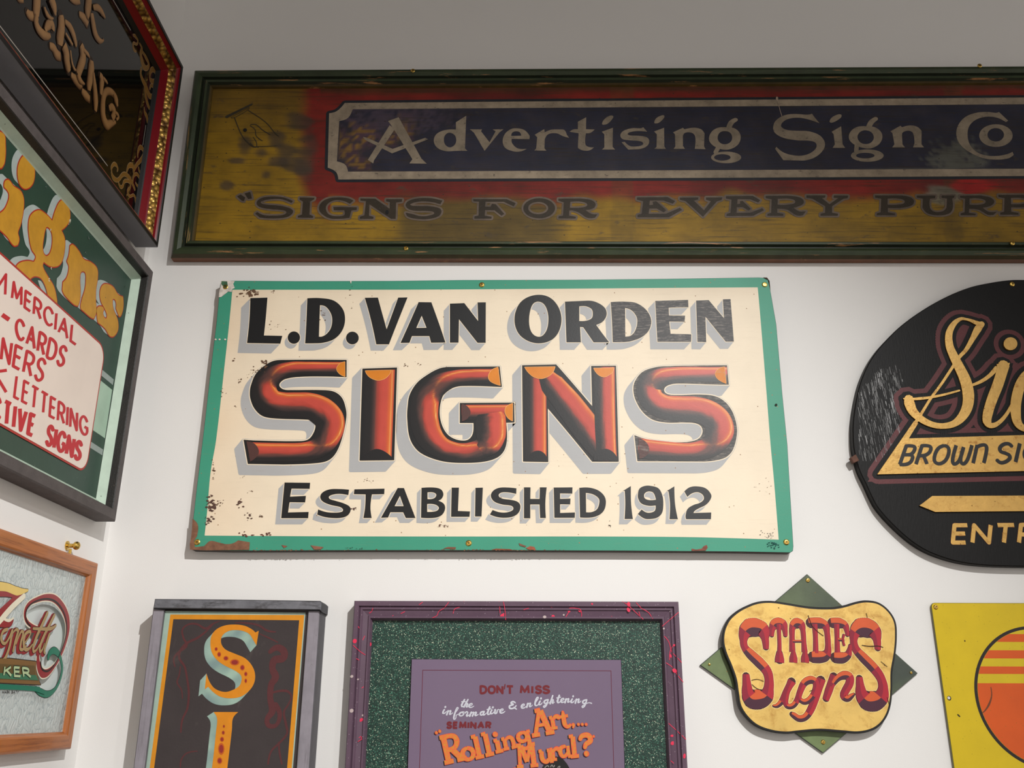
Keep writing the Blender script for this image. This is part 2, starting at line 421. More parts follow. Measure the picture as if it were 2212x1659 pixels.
def thing(name, label, cat, pl, u, v, group=None):
    o = bpy.data.objects.new(name, None); COL.objects.link(o); o.location = pl.w(u, v, 0); o.empty_display_size = .05
    o['label'] = label; o['category'] = cat
    if group: o['group'] = group
    o_c[o.name] = tuple(pl.w(u, v, 0)); return o
o_c = {}
def mb(pl, root=None): return MB(pl, o_c[root.name] if root else (0, 0, 0))
def quad_inset(q, d):
    """q = 4 corners ccw; inset all edges by d (or list of 4)"""
    n = 4; d = d if isinstance(d, (list, tuple)) else [d]*4; Ls = []
    for i in range(n):
        a, b = np.array(q[i]), np.array(q[(i+1) % n]); e = (b-a)/np.hypot(*(b-a)); nn = np.array([-e[1], e[0]])
        Ls.append((a+nn*d[i], e))
    out = []
    for i in range(n):
        (p, r), (q2, s) = Ls[i-1], Ls[i]
        t = ((q2[0]-p[0])*s[1]-(q2[1]-p[1])*s[0])/(r[0]*s[1]-r[1]*s[0]); out.append(tuple(p+r*t))
    return out
def frame(pl, root, q, prof, mats, cols, name='frame_rail', edges=(0, 1, 2, 3), vmats=None, labels=None, sm=False):
    """mitred moulding; q ccw corners (BL,BR,TR,TL); prof = [(inset, height)], mats/cols per profile segment"""
    rings = [quad_inset(q, d) for d, h in prof]; res = []
    for e in edges:
        b = mb(pl, root); names = []
        mm = vmats if (vmats and e in (1, 3)) else mats
        for k_ in range(len(prof)-1):
            a0, a1 = rings[k_][e], rings[k_][(e+1) % 4]; b0, b1 = rings[k_+1][e], rings[k_+1][(e+1) % 4]
            h0, h1 = prof[k_][1], prof[k_+1][1]
            mt = mm[k_] if isinstance(mm, (list, tuple)) else mm
            if mt not in names: names.append(mt)
            b.face3([a0+(h0,), a1+(h0,), b1+(h1,), b0+(h1,)], cols[k_] if isinstance(cols, list) else cols, names.index(mt))
        res.append(b.build(name, names, root, smooth_=sm))
    return res
_screw = {}
def screw(pl, root, ctx, c, x, y, r=.0055, name='screw'):
    u, v = ctx.pt(c, x, y); key = (pl.k, r)
    if key not in _screw:
        b = MB(pl, pl.w(0, 0, 0)); n = 14
        rings = [(r*1.0, 0), (r*.95, .0012), (r*.7, .0022), (r*.42, .0024), (r*.36, .0012)]
        for k_ in range(len(rings)-1):
            for i in range(n):
                t0, t1 = 2*math.pi*i/n, 2*math.pi*(i+1)/n; (r0, h0), (r1, h1) = rings[k_], rings[k_+1]
                b.face3([(r0*math.cos(t0), r0*math.sin(t0), h0), (r0*math.cos(t1), r0*math.sin(t1), h0), (r1*math.cos(t1), r1*math.sin(t1), h1), (r1*math.cos(t0), r1*math.sin(t0), h1)], (1,)*4)
        b.tri([(ellipse(0, 0, r*.36, r*.36, n), [])], .0012, (1,)*4)
        b.box(-r*.3, -r*.07, r*.3, r*.07, .0008, .0016, (.1, .1, .1, 1), 1, .0001)
        b.box(-r*.07, -r*.3, r*.07, r*.3, .0008, .0016, (.1, .1, .1, 1), 1, .0001)
        o = b.build(name, ['brass', 'black'], None, smooth_=False); _screw[key] = o.data
        bpy.data.objects.remove(o)
    o = bpy.data.objects.new(name, _screw[key]); COL.objects.link(o); o.parent = root
    p = pl.w(u, v, ctx.h); c0 = o_c[root.name]; o.location = (p[0]-c0[0], p[1]-c0[1], p[2]-c0[2])
    return o
# ---------------------------------------------------------------- stroke alphabet
FONT = {
 'A': (.86, ['0,1 .43,0! .86,1', '.17,.64 .69,.64']),
 'B': (.66, ['0,1 0,0! .34,0 .58,.08 .6,.3 .5,.44 .3,.48! 0,.48', '.3,.48! .56,.52 .66,.66 .62,.88 .4,1 0,1!']),
 'C': (.8, ['.8,.2 .6,.02 .35,0 .1,.2 0,.5 .1,.8 .35,1 .6,.98 .8,.8']),
 'D': (.76, ['0,1! 0,0! .3,0 .62,.12 .76,.45 .66,.82 .35,1 0,1!']),
 'E': (.56, ['.56,0 0,0! 0,1! .56,1', '0,.48 .5,.48']),
 'G': (.84, ['.8,.2 .6,.02 .35,0 .1,.2 0,.5 .1,.8 .35,1 .62,.98 .8,.8 .8,.56!', '.5,.56 .9,.56']),
 'I': (0, ['0,0 0,1']), 'K': (.66, ['0,0 0,1', '.62,0 0,.58', '.22,.42 .68,1']),
 'L': (.52, ['0,0! 0,1! .52,1']), 'M': (.92, ['0,1 .08,0! .46,.8! .84,0! .92,1']),
 'N': (.72, ['0,1 0,0! .72,1! .72,0']), 'O': (.84, ['.42,0 .1,.15 0,.5 .1,.85 .42,1 .74,.85 .84,.5 .74,.15 .42,0']),
 'R': (.66, ['0,1! 0,0! .34,0 .6,.1 .62,.34 .45,.5 .25,.54 0,.54!', '.3,.54 .68,1']),
 'S': (.6, ['.58,.16 .4,.01 .18,.02 .03,.2 .1,.4 .32,.5 .54,.62 .6,.8 .42,.98 .2,1 .0,.84']),
 'T': (.72, ['0,0 .72,0', '.36,0 .36,1']), 'V': (.78, ['0,0 .39,1! .78,0']), 'W': (1.0, ['0,0 .2,1! .5,.2! .8,1! 1,0']),
 'Y': (.7, ['0,0 .35,.5! .7,0', '.35,.5 .35,1']), '-': (.42, ['0,.52 .42,.52']), ' ': (.4, []), "'": (.08, ['.05,0 .0,.9']),
 'w': (1.0, ['0,0 0,.7 .12,1 .3,1 .45,.8 .5,.1!', '.5,.1 .5,.75 .65,1 .82,1 .95,.75 1,0']), 'n': (.66, ['0,1 0,0', '0,.1 .3,0 .55,.03 .66,.25 .66,1']),
 '.': (0, ['0,.97 0,1.0']),
}
def bil(q, s, t):
    """q = TL,TR,BR,BL"""
    a = [(1-s)*q[0][i]+s*q[1][i] for i in (0, 1)]; b = [(1-s)*q[3][i]+s*q[2][i] for i in (0, 1)]
    return ((1-t)*a[0]+t*b[0], (1-t)*a[1]+t*b[1])
def text_regions(txt, q, hw, gap=.24, wscale=1.0):
    wd = [FONT[c][0]*wscale for c in txt]; tot = sum(wd)+gap*(len(txt)-1); x = 0; out = []
    for ch, w in zip(txt, wd):
        for st in FONT[ch][1]:
            p = [bil(q, (x+a[0]*wscale)/tot, a[1]) for a in smooth(toks(st), False, 5)]
            out += stroke(p, hw, 'mid')
        x += w+gap
    return out
def text_px(ctx, cr, txt, pts, hw, gap=.24):
    """lettering whose stroke weight is even as traced; pts = TL,TR,BR,BL in crop pixels"""
    return [([ctx.pt(cr, *p) for p in o], []) for o, _ in text_regions(txt, pts, hw, gap)]
def quad(ctx, c, *pts): return [ctx.pt(c, *p) for p in pts]
# ================================================================ setting
def struct(name, verts, faces, mat):
    me = bpy.data.meshes.new(name); me.from_pydata(verts, [], faces); me.materials.append(M[mat])
    o = bpy.data.objects.new(name, me); COL.objects.link(o); o['kind'] = 'structure'; return o
def wall(name, a, b, mat):   # solid box between two corners
    x0, y0, z0 = a; x1, y1, z1 = b
    v = [(x0,y0,z0),(x1,y0,z0),(x1,y1,z0),(x0,y1,z0),(x0,y0,z1),(x1,y0,z1),(x1,y1,z1),(x0,y1,z1)]
    return struct(name, v, [(0,3,2,1),(4,5,6,7),(0,1,5,4),(1,2,6,5),(2,3,7,6),(3,0,4,7)], mat)
wall('wall_back', (X0-.12, Y0, 0), (5.2, Y0+.12, 4.4), 'wall')
wall('wall_left', (X0-.12, -4.2, 0), (X0, Y0, 4.4), 'wall')
wall('floor', (X0-.12, -4.2, -.1), (5.2, Y0+.12, 0), 'floor')
wall('ceiling', (X0-.12, -4.2, 4.4), (5.2, Y0+.12, 4.5), 'ceiling')
def proj(p):
    c = R.T @ (np.array(p)-CAM); return CX+FPX*c[0]/-c[2], CY-FPX*c[1]/-c[2]
def nz(x, y, s=1, k=0): return noise.noise(Vector((x*s, y*s, k*7.3)))
def lerpc(a, b, t):
    t = max(0, min(1, t)); return tuple(a[i]*(1-t)+b[i]*t for i in range(3))+(1,)
def ss(a, b, x):
    t = max(0, min(1, (x-a)/(b-a))); return t*t*(3-2*t)
WHITE = C(240, 232, 215)
# ================================================================ 1. Van Orden sign
def van_orden():
    H = .024; c = Ctx(PB, H); u, v = c.pt('px', 1060, 900)
    root = thing('wall_sign', 'cream sign with teal border reading L.D. Van Orden Signs, Established 1912', 'sign', PB, u, v)
    TEAL, TEALD, CREAM = C(62, 152, 124), C(48, 128, 100), C(240, 224, 198)
    outer = [c.pt('px', *p) for p in [(477,607.5),(483,606),(640,607),(850,606.5),(1000,604.5),(1240,604),(1440,602),(1640,599),(1654,600),(1662,607),(1663,620),(1677,700),(1690,850),(1701,960),(1708,1080),(1714,1180),(1713,1190),(1707,1194),(1600,1192),(1350,1190),(1040,1189),(760,1189),(500,1190),(416,1188),(410,1184),(411,1176),(424,1060),(440,930),(456,790),(467,700),(475,618)]]
    b = mb(PB, root)
    top = lambda a, d: lerpc(TEALD, TEAL, .35+(2.56-d)*1.1+.25*nz(a, d, 9))
    b.slab(outer, .002, H, TEAL, C(96, 84, 74), .0008, 0, 1)
    b.build('board', ['vo', 'metal_edge'], root)
    # teal border is the field; cream panel inside
    inner = c.poly('px', '502,626! 700,626 900,625.8 1240,623.6 1440,622 1636.7,620.8! 1642,680 1655,840 1664,955 1672,1040 1682,1165.8! 1500,1160.5 1300,1159 1000,1159 700,1158.5 442,1157! 448,1100 455,1020 467,950 484,800 495,700')
    b = mb(PB, root)
    ex = [bil([inner[0], (inner[0][0]+1.24, inner[0][1]), (inner[0][0]+1.24, 1.95), (inner[0][0]-.02, 1.95)], i/40, j/20) for i in range(1, 40) for j in range(1, 20)]
    def cream(a, d):
        t = ss(2.50, 2.55, d)*(.35+.5*max(0, nz(a, d, 6)+.3))
        t2 = ss(-.50, -.66, a)*.4*(.6+nz(a, d, 8))
        return lerpc(lerpc(CREAM, C(196, 172, 142), t), C(225, 190, 150), t2)
    b.tri([(inner, [])], H+.0002, cream, 0, ex)
    b.build('cream_panel', 'vo', root)
    BLK, SHD = C(27, 27, 28), C(176, 176, 176)
    def letter(crop, outl, holes=(), vec=(-70, 72), worn=False, halo=.0016, shade=True, gap=.0016, shift=(0, 0)):
        reg = [(c.poly(crop, outl, 6, shift), [c.poly(crop, h, 6, shift) for h in holes])]
        b = mb(PB, root)
        if shade:
            p0 = toks(outl)[0][0]; vv = c.vec(crop, p0[0]+shift[0], p0[1]+shift[1], *vec)
            b.tri(sweep(reg, vv), H+.0004, SHD, 0)
            b.tri(dilate(reg, halo), H+.0006, CREAM, 0)
        b.tri(reg, H+.0009, C(62, 60, 60) if worn else BLK, 1)
        b.build('letter', ['vo', 'vo_worn' if worn else 'vo_letter'], root)
    letter('K1', '650,250! 820,245! 805,430 785,622! 968,626! 948,703! 617,697! 640,480', (), (-93, 95))
    for x, y, r in ((1083, 643, 61), (1665, 647, 63)):
        letter('K1', ' '.join(f'{a[0]:.1f},{a[1]:.1f}' for a in ellipse(x, y, r, r, 12)), (), (-32, 48))
    letter('K1', '1217,252! 1340,250 1480,275 1570,360 1592,470 1560,580 1480,660 1370,695 1280,700 1195,700! 1208,480', ['1343,320! 1400,335 1450,400 1465,470 1450,550 1410,605 1365,632 1332,634!'], (-66, 70))
    letter('K2', '38,247! 168,245! 210,400 255,560! 370,245! 463,243! 360,500 278,710! 152,710! 100,470', (), (-55, 60))
    letter('K2', '573,290! 700,292! 775,500 840,692! 698,694! 680,628! 507,628! 482,695! 393,696! 490,480', ['604,425! 652,545! 550,547!'], (-75, 70))
    letter('K2', '885,305! 1028,300! 1165,478! 1160,293! 1242,292! 1240,695! 1160,695! 975,460! 970,693! 885,693!', (), (-62, 70))
    letter('K2', '1765,217 1880,245 1965,340 1995,465 1965,590 1890,670 1765,700 1645,668 1560,590 1527,465 1560,330 1640,250', ['1765,285 1820,310 1855,380 1865,465 1850,560 1810,620 1765,635 1715,612 1682,555 1672,465 1685,370 1715,305'], (-72, 76))
    letter('K3', '-90,285! 100,277! 200,283 300,340 325,410 290,480 220,517! 280,600 350,690! 195,690! 92,540! 60,537! 68,690! -75,690!', ['52,332! 120,332 175,360 187,405 175,450 120,475 52,478!'], (-66, 72))
    letter('K3', '365,290! 500,285 620,300 720,370 768,470 745,570 670,640 560,680 480,688 385,688! 378,480', ['508,348! 570,370 620,430 630,490 610,570 570,620 510,634!'], (-60, 72), True)
    letter('K3', '808,278! 1135,268! 1138,340! 942,345! 945,422! 1105,425! 1100,485! 947,483! 960,605! 1167,610! 1165,685! 830,684!', (), (-70, 73), True)
    letter('K3', '1215,275! 1340,270! 1492,450! 1482,262! 1557,260! 1590,682! 1510,683! 1308,435! 1315,688! 1228,686!', (), (-58, 70), True)
    # established 1912
    V = (-46, 50)
    letter('K4', '990,887! 1245,890! 1240,950! 1060,948! 1045,1028! 1203,1020! 1195,1085! 1040,1083! 1025,1185! 1230,1180! 1225,1242! 957,1242!', (), (-60, 60))
    letter('K4', '1632,958! 1625,1012! 1540,1000 1470,1008 1432,1028 1440,1050 1500,1070 1580,1095 1640,1130 1645,1175 1610,1220 1540,1240 1440,1238 1370,1225 1315,1205! 1325,1155! 1400,1180 1480,1187 1560,1178 1572,1155 1540,1130 1450,1110 1370,1075 1345,1030 1370,985 1440,955 1540,952', (), V)
    letter('K4', '1685,955! 1985,948! 1982,1003! 1860,1005! 1845,1130 1857,1240! 1775,1240! 1792,1130 1797,1005! 1680,1003!', (), V)
    letter('K5', '180,942! 243,942! 357,1240! 262,1240! 235,1183! 108,1183! 85,1235! 14,1238!', ['203,1020! 240,1122! 150,1122!'], (-62, 48))
    letter('K5', '418,940! 540,937 610,955 635,1000 620,1045 585,1068! 640,1100 652,1150 620,1210 550,1238 413,1238!', ['477,985! 540,987 565,1010 540,1045 477,1052!', '474,1100! 550,1105 590,1135 575,1165 530,1178 474,1180!'], V)
    letter('K5', '718,938! 790,938! 780,1170! 900,1175! 895,1228! 712,1228!', (), V)
    letter('K5', '955,940! 1028,938! 1015,1225! 950,1225!', (), (-42, 50))
    letter('K5', '1362,945! 1360,1000! 1280,985 1210,988 1185,1015 1215,1045 1310,1060 1375,1080 1402,1120 1385,1185 1330,1225 1240,1238 1160,1228 1098,1205! 1125,1160! 1190,1182 1260,1185 1320,1165 1332,1140 1310,1118 1220,1105 1140,1075 1108,1020 1130,970 1190,940 1280,937', (), V)
    letter('K5', '1437,935! 1502,935! 1500,1050! 1592,1050! 1595,935! 1663,935! 1650,1090 1655,1240! 1598,1240! 1592,1105! 1500,1105! 1500,1243! 1437,1243!', (), (-42, 50))
    letter('K5', '1733,937! 1920,935! 1918,997! 1797,995! 1797,1050! 1900,1047! 1897,1105! 1797,1103! 1797,1190! 1945,1185! 1943,1238! 1740,1238!', (), V)
    letter('K6', '52,940! 150,938 240,965 300,1020 317,1080 300,1160 250,1210 170,1235 60,1235!', ['118,990! 190,1005 245,1045 252,1085 230,1150 180,1180 120,1183!'], V)
    letter('K6', '565,922! 568,1100 585,1250! 503,1250! 510,1100 505,970! 485,972!', (), (-56, 52))
    letter('K6', '635,1010 650,950 700,922 760,920 840,945 880,1020 888,1110 875,1190 830,1235 760,1250 700,1245 635,1200! 672,1155! 720,1185 770,1185 805,1165 812,1115! 740,1118 670,1095 640,1050', ['750,975 790,990 815,1058! 750,1062 705,1045 697,1010 715,985'], (-32, 56))
    letter('K6', '998,925! 1005,1100 1033,1252! 950,1252! 955,1100 940,975! 925,970!', (), (-40, 46))
    letter('K6', '1097,975! 1150,935 1220,925 1310,945 1365,1010 1355,1060 1310,1110 1240,1145 1200,1170 1188,1190! 1365,1185! 1362,1252! 1115,1252! 1110,1215 1130,1150 1190,1110 1250,1090 1290,1055 1285,1015 1240,985 1180,992 1128,1030!', (), (-44, 54))
    # big tubular letters
    RAMP = [(-.8, C(30, 28, 29)), (.06, C(34, 31, 31)), (.22, C(66, 48, 46)), (.38, C(104, 62, 54)), (.50, C(172, 64, 52)), (.68, C(200, 78, 64))]
    def rampc(d):
        for (a, ca), (b_, cb) in zip(RAMP, RAMP[1:]):
            if d <= b_: return lerpc(ca, cb, (d-a)/(b_-a))
        return RAMP[-1][1]
    def tubef(s, nx, ny, t):
        a = .70*nx+.62*ny; k = .10*nz(nx*3+s*2.5, t*8, 1.3, 2)+.05*nz(s*9, t*30, 1, 4)
        d = a*s+.52*math.sqrt(max(0, 1-s*s))+k-.20*(1-min(1, abs(a)/.55))
        c_ = rampc(min(d, .66)); sp = a/math.sqrt(a*a+.27)
        o_ = math.exp(-((s-sp)/.17)**2)*min(1, abs(a)/.5)*(.85+k*3); c_ = lerpc(c_, C(222, 112, 38), o_*.95)
        return lerpc(c_, C(246, 190, 110), max(0, math.exp(-((s-sp-.02)/.035)**2)*min(1, abs(a)/.5)*(.75+5*k)))
    def big(crop, outl, ribs, caps, vec=(-78, 88), worn=False):
        reg = [(c.poly(crop, outl), [])]; b = mb(PB, root)
        p0 = toks(outl)[0][0]; vv = c.vec(crop, *p0, *vec)
        b.tri(dilate(sweep(reg, vv), .0030, 6), H+.0004, SHD, 0)
        b.tri(dilate(reg, .0022), H+.0006, CREAM, 0)
        b.tri(reg, H+.0009, C(70, 68, 66) if worn else BLK, 1)
        for i, r in enumerate(ribs): b.ribbon(c.line(crop, r, 8), H+.0011+.00016*i, tubef, 26, 2, 2e-6)
        z = H+.0014+.00016*len(ribs)
        for kind, st in caps:
            col = {'o': C(218, 130, 34), 'b': C(84, 54, 50), 'k': C(30, 28, 29)}[kind]
            pg = c.poly(crop, st)
            if kind == 'o': b.tri(dilate([(pg, [])], .0009, 6), z, C(240, 178, 110), 1)
            b.tri([(pg, [])], z+.0001, col, 1)
        b.build('letter', ['vo', 'vo_worn' if worn else 'vo_letter', 'vo_letter'], root)
    big('K1', '1608,865! 1607,1037! 1420,1030 1150,1033 1000,1055 945,1095 942,1130 985,1160 1060,1165 1350,1165 1480,1180 1560,1240 1600,1350 1605,1438 1570,1618 1510,1778 1430,1863 1300,1893 980,1906! 625,1900! 582,1658! 700,1667 1150,1673 1230,1653 1280,1588 1298,1518 1280,1473 1220,1460 900,1448 770,1423 690,1348 650,1250 645,1180 655,1120 700,1010 780,930 880,875 1000,865',
        ['1590,952,68 1400,950,66 1200,948,66 1040,958,74 900,1010,96 805,1095,120 790,1190,122 850,1275,122 960,1308,124 1100,1312,126 1230,1320,130 1350,1370,140 1435,1460,142 1442,1560,136 1390,1680,118 1290,1755,100 1150,1782,94 900,1786,96 640,1782,98'],
        [('o', '1590,885! 1540,905 1510,955 1540,1005 1592,1030!'), ('b', '612,1676! 690,1698 735,1768 715,1828 650,1878!')], (-74, 90))
    big('K1', '1765,952! 2110,940! 2082,1863! 1737,1867!', ['1937,965,146 1908,1862,143'],
        [('o', '1795,975! 2050,968! 2035,1005 1990,1050 1920,1068 1850,1045 1812,1010'), ('k', '1752,1866! 1775,1820 1850,1770 1910,1752 1980,1773 2055,1830 2072,1862!')], (-90, 95))
    big('K2', '860,935! 1380,930! 1402,1135! 1000,1125 900,1150 830,1200 795,1280 783,1398 804,1508 854,1598 924,1648 1014,1668 1074,1653 1112,1598 1119,1493! 983,1493! 983,1293! 1525,1290! 1528,1488! 1445,1490! 1452,1658 1424,1768 1354,1838 1224,1878 1034,1890 834,1878 664,1828 554,1758 484,1638 460,1448 464,1330 485,1210 560,1090 680,1000 780,950',
        ['1370,1032,78 1240,1030,76 1100,1030,74 920,1052,84 770,1115,110 660,1225,132 625,1370,140 635,1500,138 690,1640,130 800,1740,108 940,1785,98 1060,1786,96 1200,1745,102 1270,1665,118', '1000,1390,78 1508,1386,78', '1190,1770,70 1262,1712,120 1290,1620,146 1290,1500,150 1288,1430,146 1284,1395,118'],
        [('o', '1362,940! 1300,970 1268,1030 1290,1080 1385,1120!'), ('b', '1003,1302! 1060,1330 1090,1390 1060,1450 1003,1480!'), ('o', '1508,1300! 1450,1330 1433,1380 1460,1440 1506,1473!')], (-95, 100))
    big('K2', '1603,918! 1942,910! 2100,1090 2300,1325! 2290,925! 2538,922! 2565,1878! 2300,1878! 2080,1610 1859,1348! 1864,1881! 1612,1876!',
        ['1735,935,104 1738,1872,106', '1830,1000,70 1900,1105,118 2060,1300,136 2230,1530,146 2340,1690,130 2420,1820,100', '2415,935,104 2432,1600,100 2450,1872,96'],
        [('o', '1630,940! 1930,935! 1900,1000 1840,1040 1780,1052 1710,1030 1660,985'), ('o', '2315,950! 2515,948! 2500,990 2460,1020 2420,1035 2370,1020 2335,985'),
         ('k', '1630,1874! 1660,1825 1720,1778 1775,1770 1825,1798 1850,1840 1858,1876!'), ('k', '2310,1870! 2325,1795 2375,1765 2440,1751 2500,1778 2545,1830 2555,1872!')], (-85, 100))
    big('K3', '1523,918! 1540,1112! 1350,1108 1050,1100 960,1110 905,1140 900,1180 940,1208 1050,1215 1250,1210 1400,1225 1500,1280 1570,1370 1610,1480 1622,1590 1585,1750 1520,1828 1420,1863 1300,1876! 630,1873! 600,1613! 700,1648 850,1676 1000,1685 1150,1678 1240,1648 1278,1588 1265,1528 1210,1496 1100,1488 920,1488 780,1458 680,1378 610,1258 590,1150 610,1070 680,985 780,945 900,928',
        ['1525,1012,80 1350,1010,76 1150,1008,76 980,1018,82 840,1050,96 750,1120,116 745,1190,120 790,1275,122 900,1335,124 1050,1350,128 1200,1358,130 1330,1395,136 1420,1470,142 1448,1570,140 1405,1680,118 1310,1750,100 1150,1780,90 900,1770,96 640,1745,104'],
        [('o', '1495,935! 1440,955 1405,1000 1430,1055 1512,1100!'), ('b', '640,1638! 720,1688 748,1758 720,1818 650,1853!')], (-80, 98), True)
    # chips where paint is lost
    b = mb(PB, root); BR, CR = C(112, 82, 60), C(236, 226, 214)
    def chip(crop, st, col, z=.0013): b.tri([(c.poly(crop, st, 3), [])], H+z, col)
    chip('K4', '75,1245! 125,1300 130,1370! 120,1420! 90,1470! 100,1530! 190,1520! 230,1480! 260,1468 320,1480! 400,1500! 470,1495 530,1462! 645,1482! 640,1558! 200,1562! 50,1555! 48,1500! 65,1400', C(140, 98, 74))
    chip('K1', '355,80! 430,78! 495,82! 480,110! 495,150! 470,160! 465,190! 430,185! 400,210! 360,240! 336,242! 340,190! 355,130!', CR)
    chip('K1', '365,82! 420,85! 430,150! 400,160! 360,110!', C(70, 110, 80), .0014)
    chip('K1', '1640,78! 1658,78! 1652,110!', CR)
    chip('K4', '960,1508! 1020,1520! 985,1540!', C(150, 90, 70)); chip('K4', '1250,1512! 1380,1530! 1350,1555! 1285,1555!', C(150, 100, 78))
    chip('K5', '1385,1490! 1460,1520! 1450,1532! 1395,1515!', C(140, 96, 74)); chip('K5', '1455,1540! 1500,1520! 1540,1528! 1556,1558! 1490,1556!', C(170, 95, 70))
    chip('K5', '635,1545! 680,1528! 760,1530! 755,1550!', C(140, 96, 74)); chip('K5', '1110,1556! 1160,1545! 1300,1550! 1330,1562!', C(150, 84, 56))
    chip('K6', '1170,1545! 1215,1555! 1270,1545! 1290,1520! 1320,1508! 1330,1535! 1310,1565! 1170,1568!', C(150, 90, 76))
    chip('K6', '1865,45! 1960,60', CR) if False else None
    chip('K3', '1880,45! 1920,46! 1945,80! 1955,180! 1945,130! 1930,70!', C(70, 45, 30))
    rg = random.Random(3)
    def speck(crop, x, y, rx, ry, n, col, s=14):
        for i in range(n):
            a, d = x+rg.gauss(0, rx*.5), y+rg.gauss(0, ry*.5); r = s*rg.uniform(.25, .85)
            p = [c.pt(crop, a+r*rg.uniform(.5, 1.3)*math.cos(t)*rg.choice((1, 1.6)), d+r*rg.uniform(.4, 1)*math.sin(t)) for t in [k*1.05 for k in range(6)]]
            b.tri([(p, [])], H+.0013, col)
    for a in (('K1',640,195,110,45,26,BR,20),('K1',885,185,30,16,5,BR,12),('K1',780,900,60,45,12,BR,20),('K1',720,975,60,30,10,BR,12),('K1',545,1075,30,20,6,BR,12),('K1',480,870,20,14,4,BR,12),('K1',385,1190,40,50,6,BR,9),
              ('K1',650,1015,60,60,8,BR,8),('K1',900,530,130,60,9,BR,8),('K1',1650,250,20,120,8,BR,6),('K1',1380,450,40,80,8,BR,9),('K4',500,125,20,14,3,BR,10),('K4',285,740,20,120,12,BR,12),('K4',270,1100,50,90,38,C(96,66,56),18),('K4',240,1260,40,60,20,C(96,66,56),14),
              ('K4',360,1090,50,50,10,BR,10),('K4',550,1095,40,50,14,C(96,66,56),14),('K4',640,1220,40,50,10,C(96,66,56),14),('K4',760,1222,24,16,5,BR,12),('K4',575,825,40,14,4,BR,10),('K4',640,980,50,20,5,BR,8),('K4',600,1405,70,26,12,C(110,66,54),16),('K4',830,1405,70,20,12,C(110,66,54),14),
              ('K4',1690,1150,30,24,8,C(90,56,50),11),('K4',1815,865,40,40,8,C(120,90,70),7),('K5',630,1320,60,16,16,C(120,84,70),9),('K2',450,925,40,20,5,BR,9),('K2',590,900,50,50,5,BR,8),('K6',350,1290,30,40,6,C(90,80,70),9),('K6',1930,1410,70,40,26,C(130,125,115),7),
              ('K6',1990,1510,70,36,40,C(30,92,84),9),('K6',1860,930,110,90,12,C(190,165,150),6),('K4',1700,1540,120,8,12,C(60,110,90),8),('K4',1100,1560,500,6,40,C(130,92,70),10),('K5',1100,1558,900,5,50,C(140,90,64),10)):
        speck(*a)
    for x in (305, 345, 400): b.tri([([c.pt('K1', x+q[0], 662+q[1]) for q in ellipse(0, 0, 11, 9, 8)], [])], H+.0013, CR)
    b.tri([([c.pt('K6', 2010+q[0], 115+q[1]) for q in ellipse(0, 0, 13, 13, 12)], [])], H+.0013, C(40, 50, 40))
    b.build('paint_chips', 'chip', root, 'brown chips where the paint has flaked away', 'stuff')
    for cr, x, y in (('K1',403,140),('K2',1202,117),('K3',1897,115),('K4',120,1480),('K5',887,1490),('K6',2113,1480)): screw(PB, root, c, cr, x, y, .0065)
van_orden()
